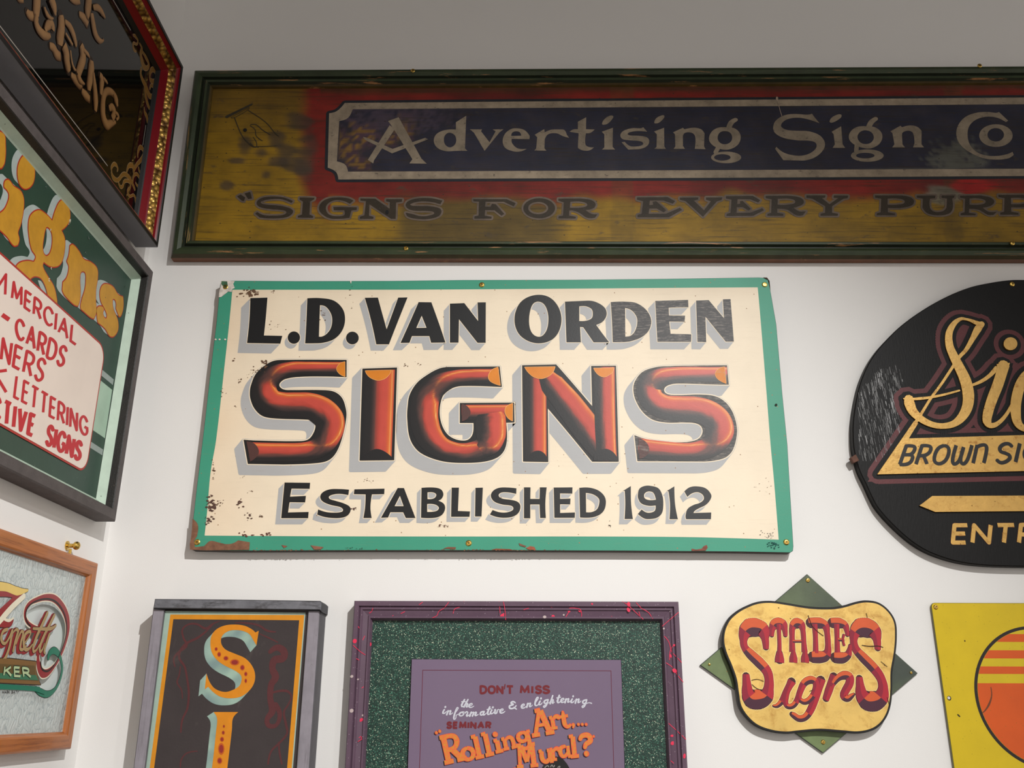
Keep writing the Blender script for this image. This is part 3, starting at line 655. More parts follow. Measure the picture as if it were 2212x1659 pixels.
# ================================================================ 2. long weathered sign
def long_sign():
    H = .035; c = Ctx(PB, H); u, v = c.pt('px', 1300, 340)
    root = thing('long_wall_sign', 'long weathered green-framed sign reading Advertising Sign Co, signs for every purpose', 'sign', PB, u, v)
    # right end lies beyond the frame of the photo
    TL, BL = c.pt('px', 417, 146), c.pt('px', 365, 552); TRr, BRr = c.pt('px', 2212, 137), c.pt('px', 2212, 555)
    ext = lambda a, b, U: (U, a[1]+(b[1]-a[1])*(U-a[0])/(b[0]-a[0]))
    UE = 2.35
    q = [BL, ext(BL, BRr, UE), ext(TL, TRr, UE), TL]
    G1, G2 = C(56, 68, 42), C(36, 44, 28)
    prof = [(0, .002), (.0, .022), (.006, .031), (.016, .035), (.024, .030), (.027, .024), (.030, .024), (.034, .031), (.040, .031), (.044, .024), (.047, .020), (.049, .012)]
    cols = [C(120, 72, 40), C(70, 62, 40), G1, G1, G2, G2, G2, G1, G2, C(80, 66, 34), C(90, 72, 30)]
    frame(PB, root, q, prof, 'long_frame', cols, vmats='long_frame_v')
    qi = quad_inset(q, .049); HB = .014; cb = Ctx(PB, HB)
    # board painted with blended colours
    nu, nv = 460, 74; b = mb(PB, root); Yel, Yel2, Red, Brn, Grn = C(156, 120, 16), C(116, 86, 20), C(156, 36, 22), C(84, 50, 22), C(92, 74, 30)
    smu = [(640,262,26,16),(600,300,18,16),(622,322,22,16),(645,350,34,16),(595,350,22,10),(515,345,18,7),(530,318,16,22),(575,375,10,8),(490,402,13,8),(660,330,20,40),(560,330,16,10)]
    def colf(a, d):
        x, y = proj(PB.w(a, d, HB)); n1 = nz(a, d, 14); n2 = nz(a*.35, d, 60, 3); n3 = nz(a, d, 4, 5)
        top = 222-(x-745)*.0075; bot = 389-(x-745)*.006
        dy = max(top-y, 0, y-bot); dx = max(712-x, 0)
        if y > bot: t = ss(30, 60, dy+16*n1+14*n3+dx*.5) if x > 690 else 1
        else: t = 0
        if x < 712:
            dd = math.hypot(dx, max(0, abs(y-(top+bot)/2)-105)); t = ss(38, 78, dd+12*n1+10*n3)
        yy = lerpc(Yel, Yel2, ss(320, 200, y)*.8+.3*n3+.25*n2)  # yellow darkens towards the top: the light's falloff is put into the colour
        if x > 700 and y > bot: yy = lerpc(yy, Grn, ss(840, 880, x)*ss(1240, 1180, x)*.85)
        red = lerpc(Red, C(112, 30, 22), .5+n3*1.2)
        cc = lerpc(red, yy, t)
        if y < top: cc = lerpc(cc, Brn, ss(12, 26, (top-y)+6*n1)*(.85 if x > 690 else 0))
        if 1320 < x < 1370 or 2040 < x < 2080: cc = lerpc(cc, Grn, .3)
        for sx, sy, rx, ry in smu:
            e = ((x-sx)/rx)**2+((y-sy)/ry)**2
            if e < 3: cc = lerpc(cc, C(72, 60, 48), (1-ss(.3, 2, e+n1*1.6+n2))*.8)
        e = ((x-2035)/34)**2+((y-415)/22)**2
        if e < 2: cc = lerpc(cc, C(140, 138, 120), (1-ss(.2, 1.6, e+n1*2+n2))*.8)
        e = ((x-2110)/60)**2+((y-402)/14)**2
        if e < 2: cc = lerpc(cc, C(190, 30, 24), (1-ss(.5, 1.4, e+n1))*.9)
        k = 1+.22*n2; return (cc[0]*k, cc[1]*k, cc[2]*k, 1)
    qq = [qi[3], qi[2], qi[1], qi[0]]
    V = [bil(qq, i/nu, j/nv) for j in range(nv+1) for i in range(nu+1)]
    F = [(j*(nu+1)+i, (j+1)*(nu+1)+i, (j+1)*(nu+1)+i+1, j*(nu+1)+i+1) for j in range(nv) for i in range(nu)]
    b.flat(V, F, HB, colf); b.slab(quad_inset(q, .03), .002, HB-.001, Brn)
    b.build('painted_board', 'long', root)
    # centre panel
    NAVY, BLUE, CREAM = C(30, 34, 44), C(40, 41, 60), C(166, 150, 128)
    XE = 2560
    T0, T1, B1, B0 = (lambda x: 222.7-(x-745)*.0080), (lambda x: 236.4-(x-760)*.0074), (lambda x: 371-(x-752)*.0042), (lambda x: 389-(x-731)*.0058)
    outer = f'745,222.7! 1100,{T0(1100)} 1500,{T0(1500)} {XE},{T0(XE)}! {XE},{B0(XE)}! 1500,{B0(1500)} 1100,{B0(1100)-1} 731,388! 726,372 708,362.5! 711,245! 728,240'
    inner = f'762,236.4! 1100,{T1(1100)} 1500,{T1(1500)} {XE-14},{T1(XE)}! {XE-14},{B1(XE)}! 1500,{B1(1500)} 1100,{B1(1100)} 752,371! 746,356 728,349! 733,262! 752,255'
    po, pi = cb.poly('px', outer, 4), cb.poly('px', inner, 4)
    b = mb(PB, root); b.tri(dilate([(po, [])], .0075), HB+.0003, NAVY, 0); b.tri([(po, [])], HB+.0006, CREAM, 1)
    def blue(a, d):
        x, y = proj(PB.w(a, d, HB)); n1 = nz(a, d, 30); n2 = nz(a, d, 90, 4); cc = lerpc(BLUE, C(52, 48, 60), .4+n1)
        for sx, sy, rx, ry in ((790,292,46,24),(880,272,22,26),(775,352,26,22),(760,320,40,40),(845,300,30,14)):
            e = ((x-sx)/rx)**2+((y-sy)/ry)**2
            if e < 3: cc = lerpc(cc, C(150, 112, 48) if n2 > 0 else C(84, 60, 70), (1-ss(.2, 1.8, e+n1*2+n2*2))*.8)
        e = ((x-860)/110)**2+((y-255)/30)**2; cc = lerpc(cc, C(92, 76, 92), (1-ss(.3, 1.5, e+n2*2))*.5)
        e = ((x-2070)/55)**2+((y-345)/38)**2; cc = lerpc(cc, C(108, 108, 96), (1-ss(.3, 1.6, e+n2*1.6+n1))*.75)
        return cc
    ex = [cb.pt('px', x, y) for x in range(736, XE-20, 7) for y in range(236, 372, 6)]
    b.tri([(pi, [])], HB+.0009, blue, 0, ex)
    b.build('centre_panel', ['long', 'long_letter'], root)
    CL = C(152, 138, 118)
    def letter(polys, col=CL, z=.0012):
        """polys: [(crop, outline, [holes])] or ready regions"""
        reg = []
        for p in polys: reg.append((cb.poly(p[0], p[1]), [cb.poly(p[0], h) for h in p[2]]) if isinstance(p[0], str) else p)
        b = mb(PB, root); b.tri(reg, HB+z, col); b.build('letter', 'long_letter', root)
    def ell(crop, x, y, rx, ry): return [cb.pt(crop, *p) for p in ellipse(x, y, rx, ry, 32)]
    letter([('A1', '730,378! 835,340! 1062,752! 1115,803! 942,800! 972,758! 775,440!', []), ('A1', '745,420! 800,455! 590,770! 582,800! 528,765!', []), ('A1', '480,535! 520,545! 775,655! 1100,545! 1127,560! 770,700! 500,565!', [])])
    letter([('A1', '1405,390! 1508,325! 1495,650! 1520,675! 1410,675 1300,677 1215,640 1185,570 1215,505 1300,468 1405,462!', ['1350,495 1400,530 1402,600 1350,640 1300,615 1285,560 1305,510'])])
    letter([('A1', '1543,460! 1665,462! 1655,480! 1740,590! 1800,480! 1770,462! 1880,460! 1840,490! 1690,675! 1585,495!', [])])
    letter([('A1', '1990,450 2080,465 2135,520 2135,558! 1960,555! 1965,600 2020,650 2110,655! 2050,680 1980,680 1895,645 1870,580 1890,510 1940,465', ['1955,527! 1965,495 2000,480 2040,490 2055,524!'])])
    letter([('A2', '115,515! 210,458! 215,490! 280,465 360,462 410,468 435,515! 458,545! 400,530 330,500 250,510 215,560! 212,650! 232,673! 112,672! 130,650! 140,540!', [])])
    letter([('A2', '545,385! 628,340! 625,460! 712,462! 670,495 625,500! 620,610 650,635 705,640! 660,670 600,672 550,650 545,630! 552,500! 462,485! 500,462 545,460!', [])])
    letter([('A2', '785,405 800,370 850,330 895,328 885,360 840,405 795,415', []), ('A2', '782,485! 893,445! 890,635! 915,662! 785,662! 808,640! 808,510!', [])])
    letter([('A2', '1195,440! 1235,485! 1150,478 1080,485 1040,505 1060,520 1150,525 1230,540 1255,575 1235,625 1170,655 1100,660 1045,662! 980,590! 1010,585! 1060,625 1120,632 1180,620 1195,600 1170,580 1060,570 985,555 968,515 1000,475 1080,450 1170,450', [])])
    letter([('A2', '1305,395 1320,355 1370,325 1405,325 1395,355 1350,395 1315,402', []), ('A2', '1303,482! 1403,445! 1405,630! 1420,655! 1305,655! 1328,635! 1330,510!', [])])
    letter([('A2', '1492,490! 1590,445! 1605,460! 1700,445 1770,460 1805,500! 1800,630! 1815,658! 1708,655! 1715,560 1700,510 1650,490 1600,505 1590,560! 1590,625! 1610,655! 1497,655! 1515,630! 1510,510!', [])])
    letter([('A2', '2010,440 2100,450 2150,490 2165,545 2140,610 2070,655 1990,662 1910,635 1860,590 1850,540 1880,480 1940,445', ['2005,478 2060,495 2080,545 2060,590 2005,610 1955,590 1935,545 1955,495'])]
        + stroke(cb.line('A2', '2045,455,24 2070,395,24 2115,365,20', 4)) + stroke(cb.line('A2', '1945,635,20 1915,690,20', 3)) + [(ell('A2', 2020, 740, 150, 58), [ell('A2', 1982, 740, 82, 32)])])
    letter([('A3', '985,305! 1010,340 1060,400! 940,360 840,345 740,360 685,400 680,435 730,465 830,475 950,480 1060,520 1112,590 1100,660 1030,730 930,768 830,770 740,768! 700,768! 618,655! 630,635! 700,690 800,720 900,720 980,690 1028,640 1020,595 960,575 840,570 700,545 620,500 598,450 620,380 700,325 800,308 940,315', [])])
    letter([('A3', '1160,385 1180,345 1235,315 1275,315 1275,340 1230,375 1180,395', []), ('A3', '1180,485! 1275,430! 1290,610! 1315,645! 1190,645! 1212,610! 1200,510!', [])])
    letter([('A3', '1520,430 1610,440 1670,485 1685,545 1650,610 1570,650 1490,645 1410,615 1360,570 1352,520 1380,470 1440,435', ['1515,470 1575,490 1600,540 1575,590 1520,607 1465,590 1437,540 1460,490'])]
        + stroke(cb.line('A3', '1545,450,24 1575,390,24 1620,355,20', 4)) + stroke(cb.line('A3', '1430,620,20 1425,685,20', 3)) + [(ell('A3', 1535, 722, 163, 62), [ell('A3', 1515, 722, 92, 28)])])
    letter([('A3', '1765,480! 1865,425! 1880,440! 1960,422 2030,435 2075,475! 2075,610! 2100,640! 1990,640! 2005,600! 1990,500 1950,475 1890,490 1880,520! 1885,610! 1910,640! 1783,640! 1805,610! 1785,500!', [])])
    letter([('A4', '1960,288! 2052,375! 2030,388! 1940,345 1840,335 1740,360 1670,420 1648,500 1665,600 1730,680 1830,720 1950,725 2050,705 2095,685! 2108,715! 2050,750 1920,762 1780,740 1640,670 1560,590 1535,500 1560,410 1630,335 1740,295 1850,288 1930,297', [])])
    letter([(ell('A4', 1930, 523, 167, 113), [ell('A4', 1928, 515, 82, 67)])])
    # slogan
    DK, HALO = C(54, 43, 27), C(112, 97, 84)
    def slo(polys):
        reg = []
        for p in polys: reg.append((cb.poly(p[0], p[1], 4), [cb.poly(p[0], h, 4) for h in p[2]]) if isinstance(p[0], str) else p)
        b = mb(PB, root); b.tri(dilate(reg, .0046), HB+.0006, HALO, 0); b.tri(reg, HB+.0009, DK, 0); b.build('letter', 'long_letter', root)
    slo([('A00', '795,575! 830,555! 875,585! 862,622! 838,615!', []), ('A00', '868,545! 925,528! 943,595! 905,600!', [])])
    slo([('A00', '1350,620! 1335,640! 1250,605 1150,600 1060,615 1030,635 1080,655 1200,665 1300,685 1350,715 1340,750 1290,780 1180,793 1080,790 1020,785! 975,745! 995,730! 1060,760 1180,765 1260,755 1285,730 1240,710 1120,700 1020,680 988,645 1010,605 1080,580 1180,575 1260,585', [])])
    slo([('A00', '1418,585! 1565,588! 1560,605! 1520,625! 1515,755! 1552,770! 1550,788! 1398,785! 1400,768! 1440,755! 1450,625! 1415,605!', [])])
    slo([('A1', '385,1170! 350,1200! 280,1170 200,1165 130,1200 110,1250 140,1305 220,1325 290,1315 300,1290! 295,1265! 190,1265! 185,1232! 420,1235! 418,1262! 365,1268! 345,1340! 250,1350 150,1345 70,1300 42,1250 65,1190 130,1150 230,1138 330,1145', [])])
    slo([('A1', '455,1148! 600,1150! 745,1250! 748,1185! 710,1175! 712,1155! 870,1155! 868,1180! 810,1188! 805,1350! 760,1350! 545,1205! 540,1320! 585,1330! 583,1350! 450,1350! 450,1330! 495,1315! 510,1175! 455,1170!', [])])
    slo([('A1', '1270,1170! 1250,1205! 1150,1180 1040,1178 970,1195 950,1212 1010,1222 1140,1225 1240,1245 1262,1280 1230,1325 1130,1352 1020,1350 930,1330 905,1290! 960,1300 1060,1325 1150,1315 1190,1290 1130,1272 1000,1270 930,1250 905,1210 940,1170 1040,1145 1160,1145', [])])
    slo([('A1', '1578,1155! 1910,1155! 2000,1195! 1980,1225! 1880,1180! 1700,1180! 1695,1230! 1750,1230! 1765,1200! 1800,1205! 1885,1300! 1860,1320! 1790,1265! 1695,1262! 1692,1320! 1760,1330! 1758,1348! 1590,1348! 1592,1325! 1630,1318! 1635,1180! 1580,1175!', [])])
    slo([(ell('A2', 160, 1245, 158, 100), [ell('A2', 150, 1243, 100, 62)])])
    slo([('A2', '352,1150! 560,1148! 680,1165 722,1205 700,1245 620,1262! 680,1300 740,1305! 715,1340! 640,1340 560,1290 500,1268 460,1268! 458,1318! 525,1330! 522,1347! 352,1345! 355,1325! 398,1318! 405,1185! 352,1170!', ['470,1180! 580,1180 640,1210 580,1238 465,1240!'])])
    slo([('A2', '1133,1138! 1440,1135! 1512,1175! 1490,1200! 1400,1168! 1262,1168! 1255,1215! 1295,1210! 1290,1180! 1325,1175! 1425,1265! 1400,1285! 1330,1248! 1255,1248! 1250,1300! 1420,1300! 1560,1240! 1582,1262! 1450,1335! 1140,1335! 1140,1310! 1180,1300! 1195,1175! 1133,1160!', [])])
    slo([('A2', '1560,1140! 1745,1138! 1740,1158! 1700,1170! 1800,1265! 1870,1175! 1820,1160! 1822,1138! 1983,1138! 1975,1162! 1930,1175! 1790,1330! 1620,1175! 1560,1160!', [])])
    slo([('A3', '130,1125! 395,1122! 470,1165! 450,1188! 370,1155! 245,1155! 240,1205! 270,1200! 270,1175! 295,1172! 375,1250! 355,1268! 300,1235! 238,1235! 235,1290! 370,1290! 490,1245! 508,1265! 400,1320! 135,1322! 138,1300! 175,1290! 185,1160! 130,1148!', [])])
    slo([('A3', '525,1122! 740,1120! 870,1140 905,1180 880,1215 800,1240! 860,1275 925,1275! 895,1315! 830,1315 740,1260 640,1250! 640,1290! 700,1300! 700,1320! 540,1320! 545,1300! 580,1290! 585,1155! 525,1145!', ['645,1152! 760,1150 820,1180 760,1208 642,1210!'])])
    slo([('A3', '930,1118! 1120,1118! 1115,1140! 1085,1145! 1160,1205! 1245,1145! 1200,1140! 1205,1118! 1345,1120! 1340,1145! 1300,1150! 1185,1225! 1185,1290! 1245,1300! 1240,1320! 1070,1320! 1072,1300! 1115,1290! 1118,1225! 990,1150! 930,1140!', [])])
    slo([('A3', '1612,1118! 1830,1118! 1950,1130 2000,1170 1980,1215 1880,1240 1740,1242! 1740,1285! 1810,1298! 1812,1315! 1630,1315! 1632,1295! 1670,1285! 1675,1150! 1615,1140!', ['1738,1150! 1850,1150 1910,1180 1850,1208 1738,1210!'])])
    slo([('A4', '1143,1120! 1330,1118! 1325,1145! 1275,1150! 1275,1240 1320,1280 1400,1275 1440,1240! 1445,1150! 1390,1140! 1392,1118! 1520,1118! 1515,1140! 1495,1150! 1500,1250 1460,1300 1350,1315 1250,1295 1200,1240! 1205,1150! 1145,1140!', [])])
    slo([('A4', '1575,1120! 1770,1118! 1880,1140 1915,1180 1880,1220 1800,1240! 1860,1280 1940,1280! 1905,1312! 1850,1310 1760,1260 1665,1250! 1662,1290! 1730,1300! 1728,1315! 1580,1315! 1582,1295! 1620,1285! 1625,1150! 1575,1140!', ['1668,1148! 1780,1150 1830,1180 1780,1208 1668,1210!'])])
    slo([('A4', '1955,1112! 2173,1112! 2293,1124 2343,1164 2323,1209 2223,1234 2083,1236! 2083,1279! 2153,1292! 2155,1309! 1973,1309! 1975,1289! 2013,1279! 2018,1144! 1958,1134!', ['2081,1144! 2193,1144 2253,1174 2193,1202 2081,1204!'])])
    # pointing hand, thin line work
    b = mb(PB, root); INK = C(62, 54, 36)
    b.tri([(cb.poly('A0', '485,615! 500,600! 755,478! 768,482! 758,496! 510,625!'), [])], HB+.0008, INK)
    reg = []
    for st, w in (('550,610 560,625 640,590 730,530 725,515', 3.5), ('560,612 720,525', 3), ('585,620 610,690 660,800 720,870 770,910 805,912', 5), ('722,548 780,585 850,630 920,690 980,765 1025,805', 4.5),
                  ('740,870 775,905 802,905 800,860 770,815', 4), ('740,700 790,740 800,800 860,850', 4), ('805,905 900,905 1000,900', 4), ('745,690 800,690 860,740 940,790', 5)):
        reg += stroke([(x, y, w*.000228) for x, y in cb.line('A0', st, 5)])
    b.tri(reg, HB+.0009, INK)
    b.build('pointing_hand', 'long_letter', root, 'thin dark outline of a pointing hand', 'stuff')
    for cr, x, y, rx, ry in (('A0', 690, 744, 20, 18), ('A1', 720, 1285, 18, 22)):
        b = mb(PB, root); b.tri([([cb.pt(cr, *p) for p in ellipse(x, y, rx, ry, 10)], [])], HB+.0013, C(12, 10, 9)); b.build('nail_hole', 'black', root)
    b = mb(PB, root); b.tri(stroke([(x, y, .0007) for x, y in cb.line('A3', '640,160 655,230 685,330')])+[([cb.pt('A3', *p) for p in ellipse(636, 155, 12, 20, 10)], [])], HB+.0015, C(190, 170, 150)); b.build('scratch', 'long_letter', root)
    cs = Ctx(PB, .0345)
    for cr, x, y in (('px', 892, 153), ('px', 2116, 142), ('A1', 908, 1643), ('A4', 2095, 1592)): screw(PB, root, cs, cr, x, y, .0058)
long_sign()
# ================================================================ track lights above the frame of the photograph
def track_light(x, y, z, label):
    root = bpy.data.objects.new('track_spotlight', None); COL.objects.link(root); root.location = (x, y, z)
    root['label'] = label; root['category'] = 'spotlight'; root['group'] = 'ceiling spotlights'
    def part(name, vs, fs):
        me = bpy.data.meshes.new(name); me.from_pydata(vs, [], fs); me.materials.append(M['black']); o = bpy.data.objects.new(name, me); COL.objects.link(o); o.parent = root
    def boxp(name, a, b):
        x0, y0, z0 = a; x1, y1, z1 = b
        part(name, [(x0,y0,z0),(x1,y0,z0),(x1,y1,z0),(x0,y1,z0),(x0,y0,z1),(x1,y0,z1),(x1,y1,z1),(x0,y1,z1)], [(0,3,2,1),(4,5,6,7),(0,1,5,4),(1,2,6,5),(2,3,7,6),(3,0,4,7)])
    boxp('housing', (-.22, -.14, -.09), (.22, -.06, .11)); boxp('housing_top', (-.27, -.14, .09), (.27, .04, .11)); boxp('stem', (-.012, -.07, .11), (.012, -.045, 4.4-z-.02))
track_light(*LAMP, 'black track spotlight aimed down at the back wall')
track_light(*LAMP2, 'black track spotlight further right along the ceiling')
wall('trim_1', (-.4, -.68, 4.38), (4.5, -.64, 4.4), 'black')
# ================================================================ 3. round carved sign
def round_sign():
    H = .022; c = Ctx(PB, H); uc = 1.19
    root = thing('round_sign', 'round black and gold carved sign with script lettering over Brown Sign and arrow', 'sign', PB, uc, c.pt('px', 2204, 900)[1])
    left = [c.pt('R1', x, y) for x, y in ((2050,207),(1880,232),(1700,270),(1510,340),(1330,430),(1200,508),(1080,590),(955,690),(850,795),(760,895),(680,1010),(620,1130),(570,1270),(535,1430),(512,1600))]
    left += [c.pt('R2', x, y) for x, y in ((508,180),(513,330),(535,450),(575,585),(640,720),(690,830),(745,935),(820,1030),(900,1115),(1000,1210),(1110,1300),(1230,1375),(1360,1432),(1520,1482),(1700,1515),(1950,1534))]
    top = [(uc, c.pt('R1', 2250, 202)[1])]; bot = [(uc-.06, c.pt('R2', 2260, 1542)[1]), (uc, c.pt('R2', 2260, 1545)[1]), (uc+.06, c.pt('R2', 2260, 1542)[1])]
    poly = top+left+bot+[(2*uc-a, b) for a, b in left[::-1]]
    poly = smooth([(p, False) for p in poly], True, 4)
    b = mb(PB, root); b.slab(poly, .001, H, C(30, 29, 29), C(44, 43, 44), .002); b.build('board', 'smalt', root)
    e = c.pt('R2', 515, 465); b = mb(PB, root)
    b.slab([(e[0]-.007, e[1]+.002), (e[0]-.001, e[1]-.010), (e[0]+.012, e[1]-.004), (e[0]+.006, e[1]+.010)], .012, H+.001, C(110, 76, 62), None, .001); b.build('splintered_rim', 'chip', root, 'bare splintered chip on the left rim')
    GOLD, MAR, BK = C(214, 170, 92), C(96, 34, 38), C(24, 22, 22)
    def L2(st, n=6): return c.line('R1', st, n)
    def r2(st):   # R2 coordinates to R1
        return ' '.join(','.join([t.rstrip('!').split(',')[0], str(float(t.rstrip('!').split(',')[1])+1520.6)]) + ('!' if t.endswith('!') else '') for t in st.split())
    S_ = []
    for st in ('1785,650,26 1745,700,34 1690,800,24 1625,910,18 1560,980,16 1480,1100,13 1380,1250,12 1280,1385,12 1190,1530,13 1120,1640,16 1085,1700,20',
               '1790,640,8 1735,640,22 1680,618,16 1630,604,12 1575,600,16 1510,645,24 1460,740,32 1462,860,38 1500,960,44 1560,1080,50 1620,1210,56 1650,1350,56 1640,1470,50 1590,1570,42 1510,1640,32 1400,1665,28 1290,1650,30 1180,1595,36 1100,1520,46 1065,1440,52 1062,1400,46',
               '1008,1393,6 1080,1398,12 1170,1392,14 1260,1382,12 1400,1355,11 1560,1312,9', '1680,1262,12 1780,1220,16 1860,1165,18 1930,1090,22'):
        S_ += stroke(L2(st))
    I_ = []
    for st in ('2005,1050,52 1985,1120,50 1940,1260,50 1885,1400,48 1845,1530,46 1835,1620,42 1870,1660,28 1940,1640,20 2020,1560,16 2090,1440,14',): I_ += stroke(L2(st), None, 'mid')
    I_ += [(c.poly('R1', '1930,1050! 2062,1038! 2040,1110! 1940,1110!'), [])]
    D_ = [([c.pt('R1', *p) for p in ellipse(2068, 848, 68, 64)], [])]
    G_ = stroke(L2('2330,1120,40 2240,1150,44 2170,1250,48 2130,1390,50 2120,1520,50 2145,1640,42 2220,1695,30 2320,1690,24 2420,1640,20'))
    G_ += stroke(L2('2420,1060,52 2380,1250,50 2330,1500,46 2270,1760,40'))
    band = [(c.poly('R1', r2('1110,95! 1150,118! 1058,268! 2300,232! 2640,226! 2640,584! 2300,590! 745,625!'), 3), [])]
    raised = S_+I_+D_+G_+band
    b = mb(PB, root); b.soup(S_+I_+D_+G_, H+.0003, MAR, .0205); b.tri(dilate(band, .0205, 10)+[(c.poly('R2', '655,694! 760,540! 960,600! 960,690!', 3), [])], H+.0001, MAR); b.build('maroon_outline', 'maroon', root)
    b = mb(PB, root); b.soup(S_+I_+D_+G_, H+.0006, BK, .0098); b.tri(dilate(band, .0098, 8), H+.00055, BK); b.build('black_outline', 'smalt', root)  # black line painted round the gold letters and band
    def raisedpart(reg, name, h0, h1, col=GOLD):
        V, F = tri(reg); b = mb(PB, root); b.flat(V, F, h1, col)
        cnt = {}
        for f in F:
            for i in range(len(f)):
                k = (f[i], f[(i+1) % len(f)]); cnt[k] = 1
        for (a, d) in list(cnt):
            if (d, a) not in cnt: b.face3([(V[d][0], V[d][1], h0), (V[a][0], V[a][1], h0), (V[a][0], V[a][1], h1), (V[d][0], V[d][1], h1)][::-1], C(150, 105, 45))
        b.build(name, 'gold', root)
    raisedpart(S_, 'letter', H, H+.004); raisedpart(D_+I_, 'letter', H, H+.0045); raisedpart(G_, 'letter', H, H+.0038); raisedpart(band, 'gold_band', H, H+.0042)
    cb = Ctx(PB, H+.0044)
    q = quad(cb, 'R2', (1040, 338), (1850, 328), (1812, 508), (975, 522)); b = mb(PB, root)
    reg = text_regions('BROwn', q, .0039, .34); b.tri(reg, H+.0046, BK); b.build('lettering', 'maroon', root, 'black slanted lettering on the gold band')
    q = quad(cb, 'R2', (1975, 318), (2640, 300), (2590, 480), (1935, 505)); b = mb(PB, root)
    b.tri(text_regions('SIGN', q, .0041, .32), H+.0046, BK); b.build('lettering', 'maroon', root, 'black slanted lettering on the gold band')
    raisedpart([(c.poly('R2', '1165,935! 1290,840! 2640,834! 2640,986! 1320,998!', 3), [])], 'arrow', H, H+.004)
    b = mb(PB, root); reg = [(c.poly('R2', '1165,935! 1290,840! 1330,998! 1318,1028!', 3), [])]; b.tri(reg, H+.0005, C(8, 7, 7)); b.build('arrow_edge', 'smalt', root)
    q = quad(c, 'R2', (1518, 1128), (2330, 1124), (2310, 1300), (1502, 1300)); b = mb(PB, root)
    b.tri(text_regions('ENTR', q, .0054, .30), H+.0004, C(60, 22, 22)); b.tri(text_regions('ENTR', q, .0043, .30), H+.0008, GOLD); b.build('lettering', 'gold', root, 'flat gold entrance lettering')
    b = mb(PB, root); rg = random.Random(5)   # bright scratches in the black surface at left
    for i in range(430):
        x, y = rg.uniform(560, 1000), rg.uniform(1050, 1950)
        if x < 560+max(0, (1300-y))*.9: continue
        if x > 1000-(max(0, y-1750))*.9: continue
        l = rg.uniform(20, 110); w = rg.uniform(.0002, .00045)
        p = [(q_[0], q_[1], w) for q_ in (c.pt('R1', x, y), c.pt('R1', x+l*.10, y+l*.5), c.pt('R1', x+l*.22, y+l))]
        b.tri(edge_quads(p, None, False), H+.0002, C(*[rg.choice((80, 110, 150, 185))]*3))
    b.build('scratches', 'maroon', root, kind='stuff')
    screw(PB, root, c, 'R1', 2092, 248, .0062)
round_sign()
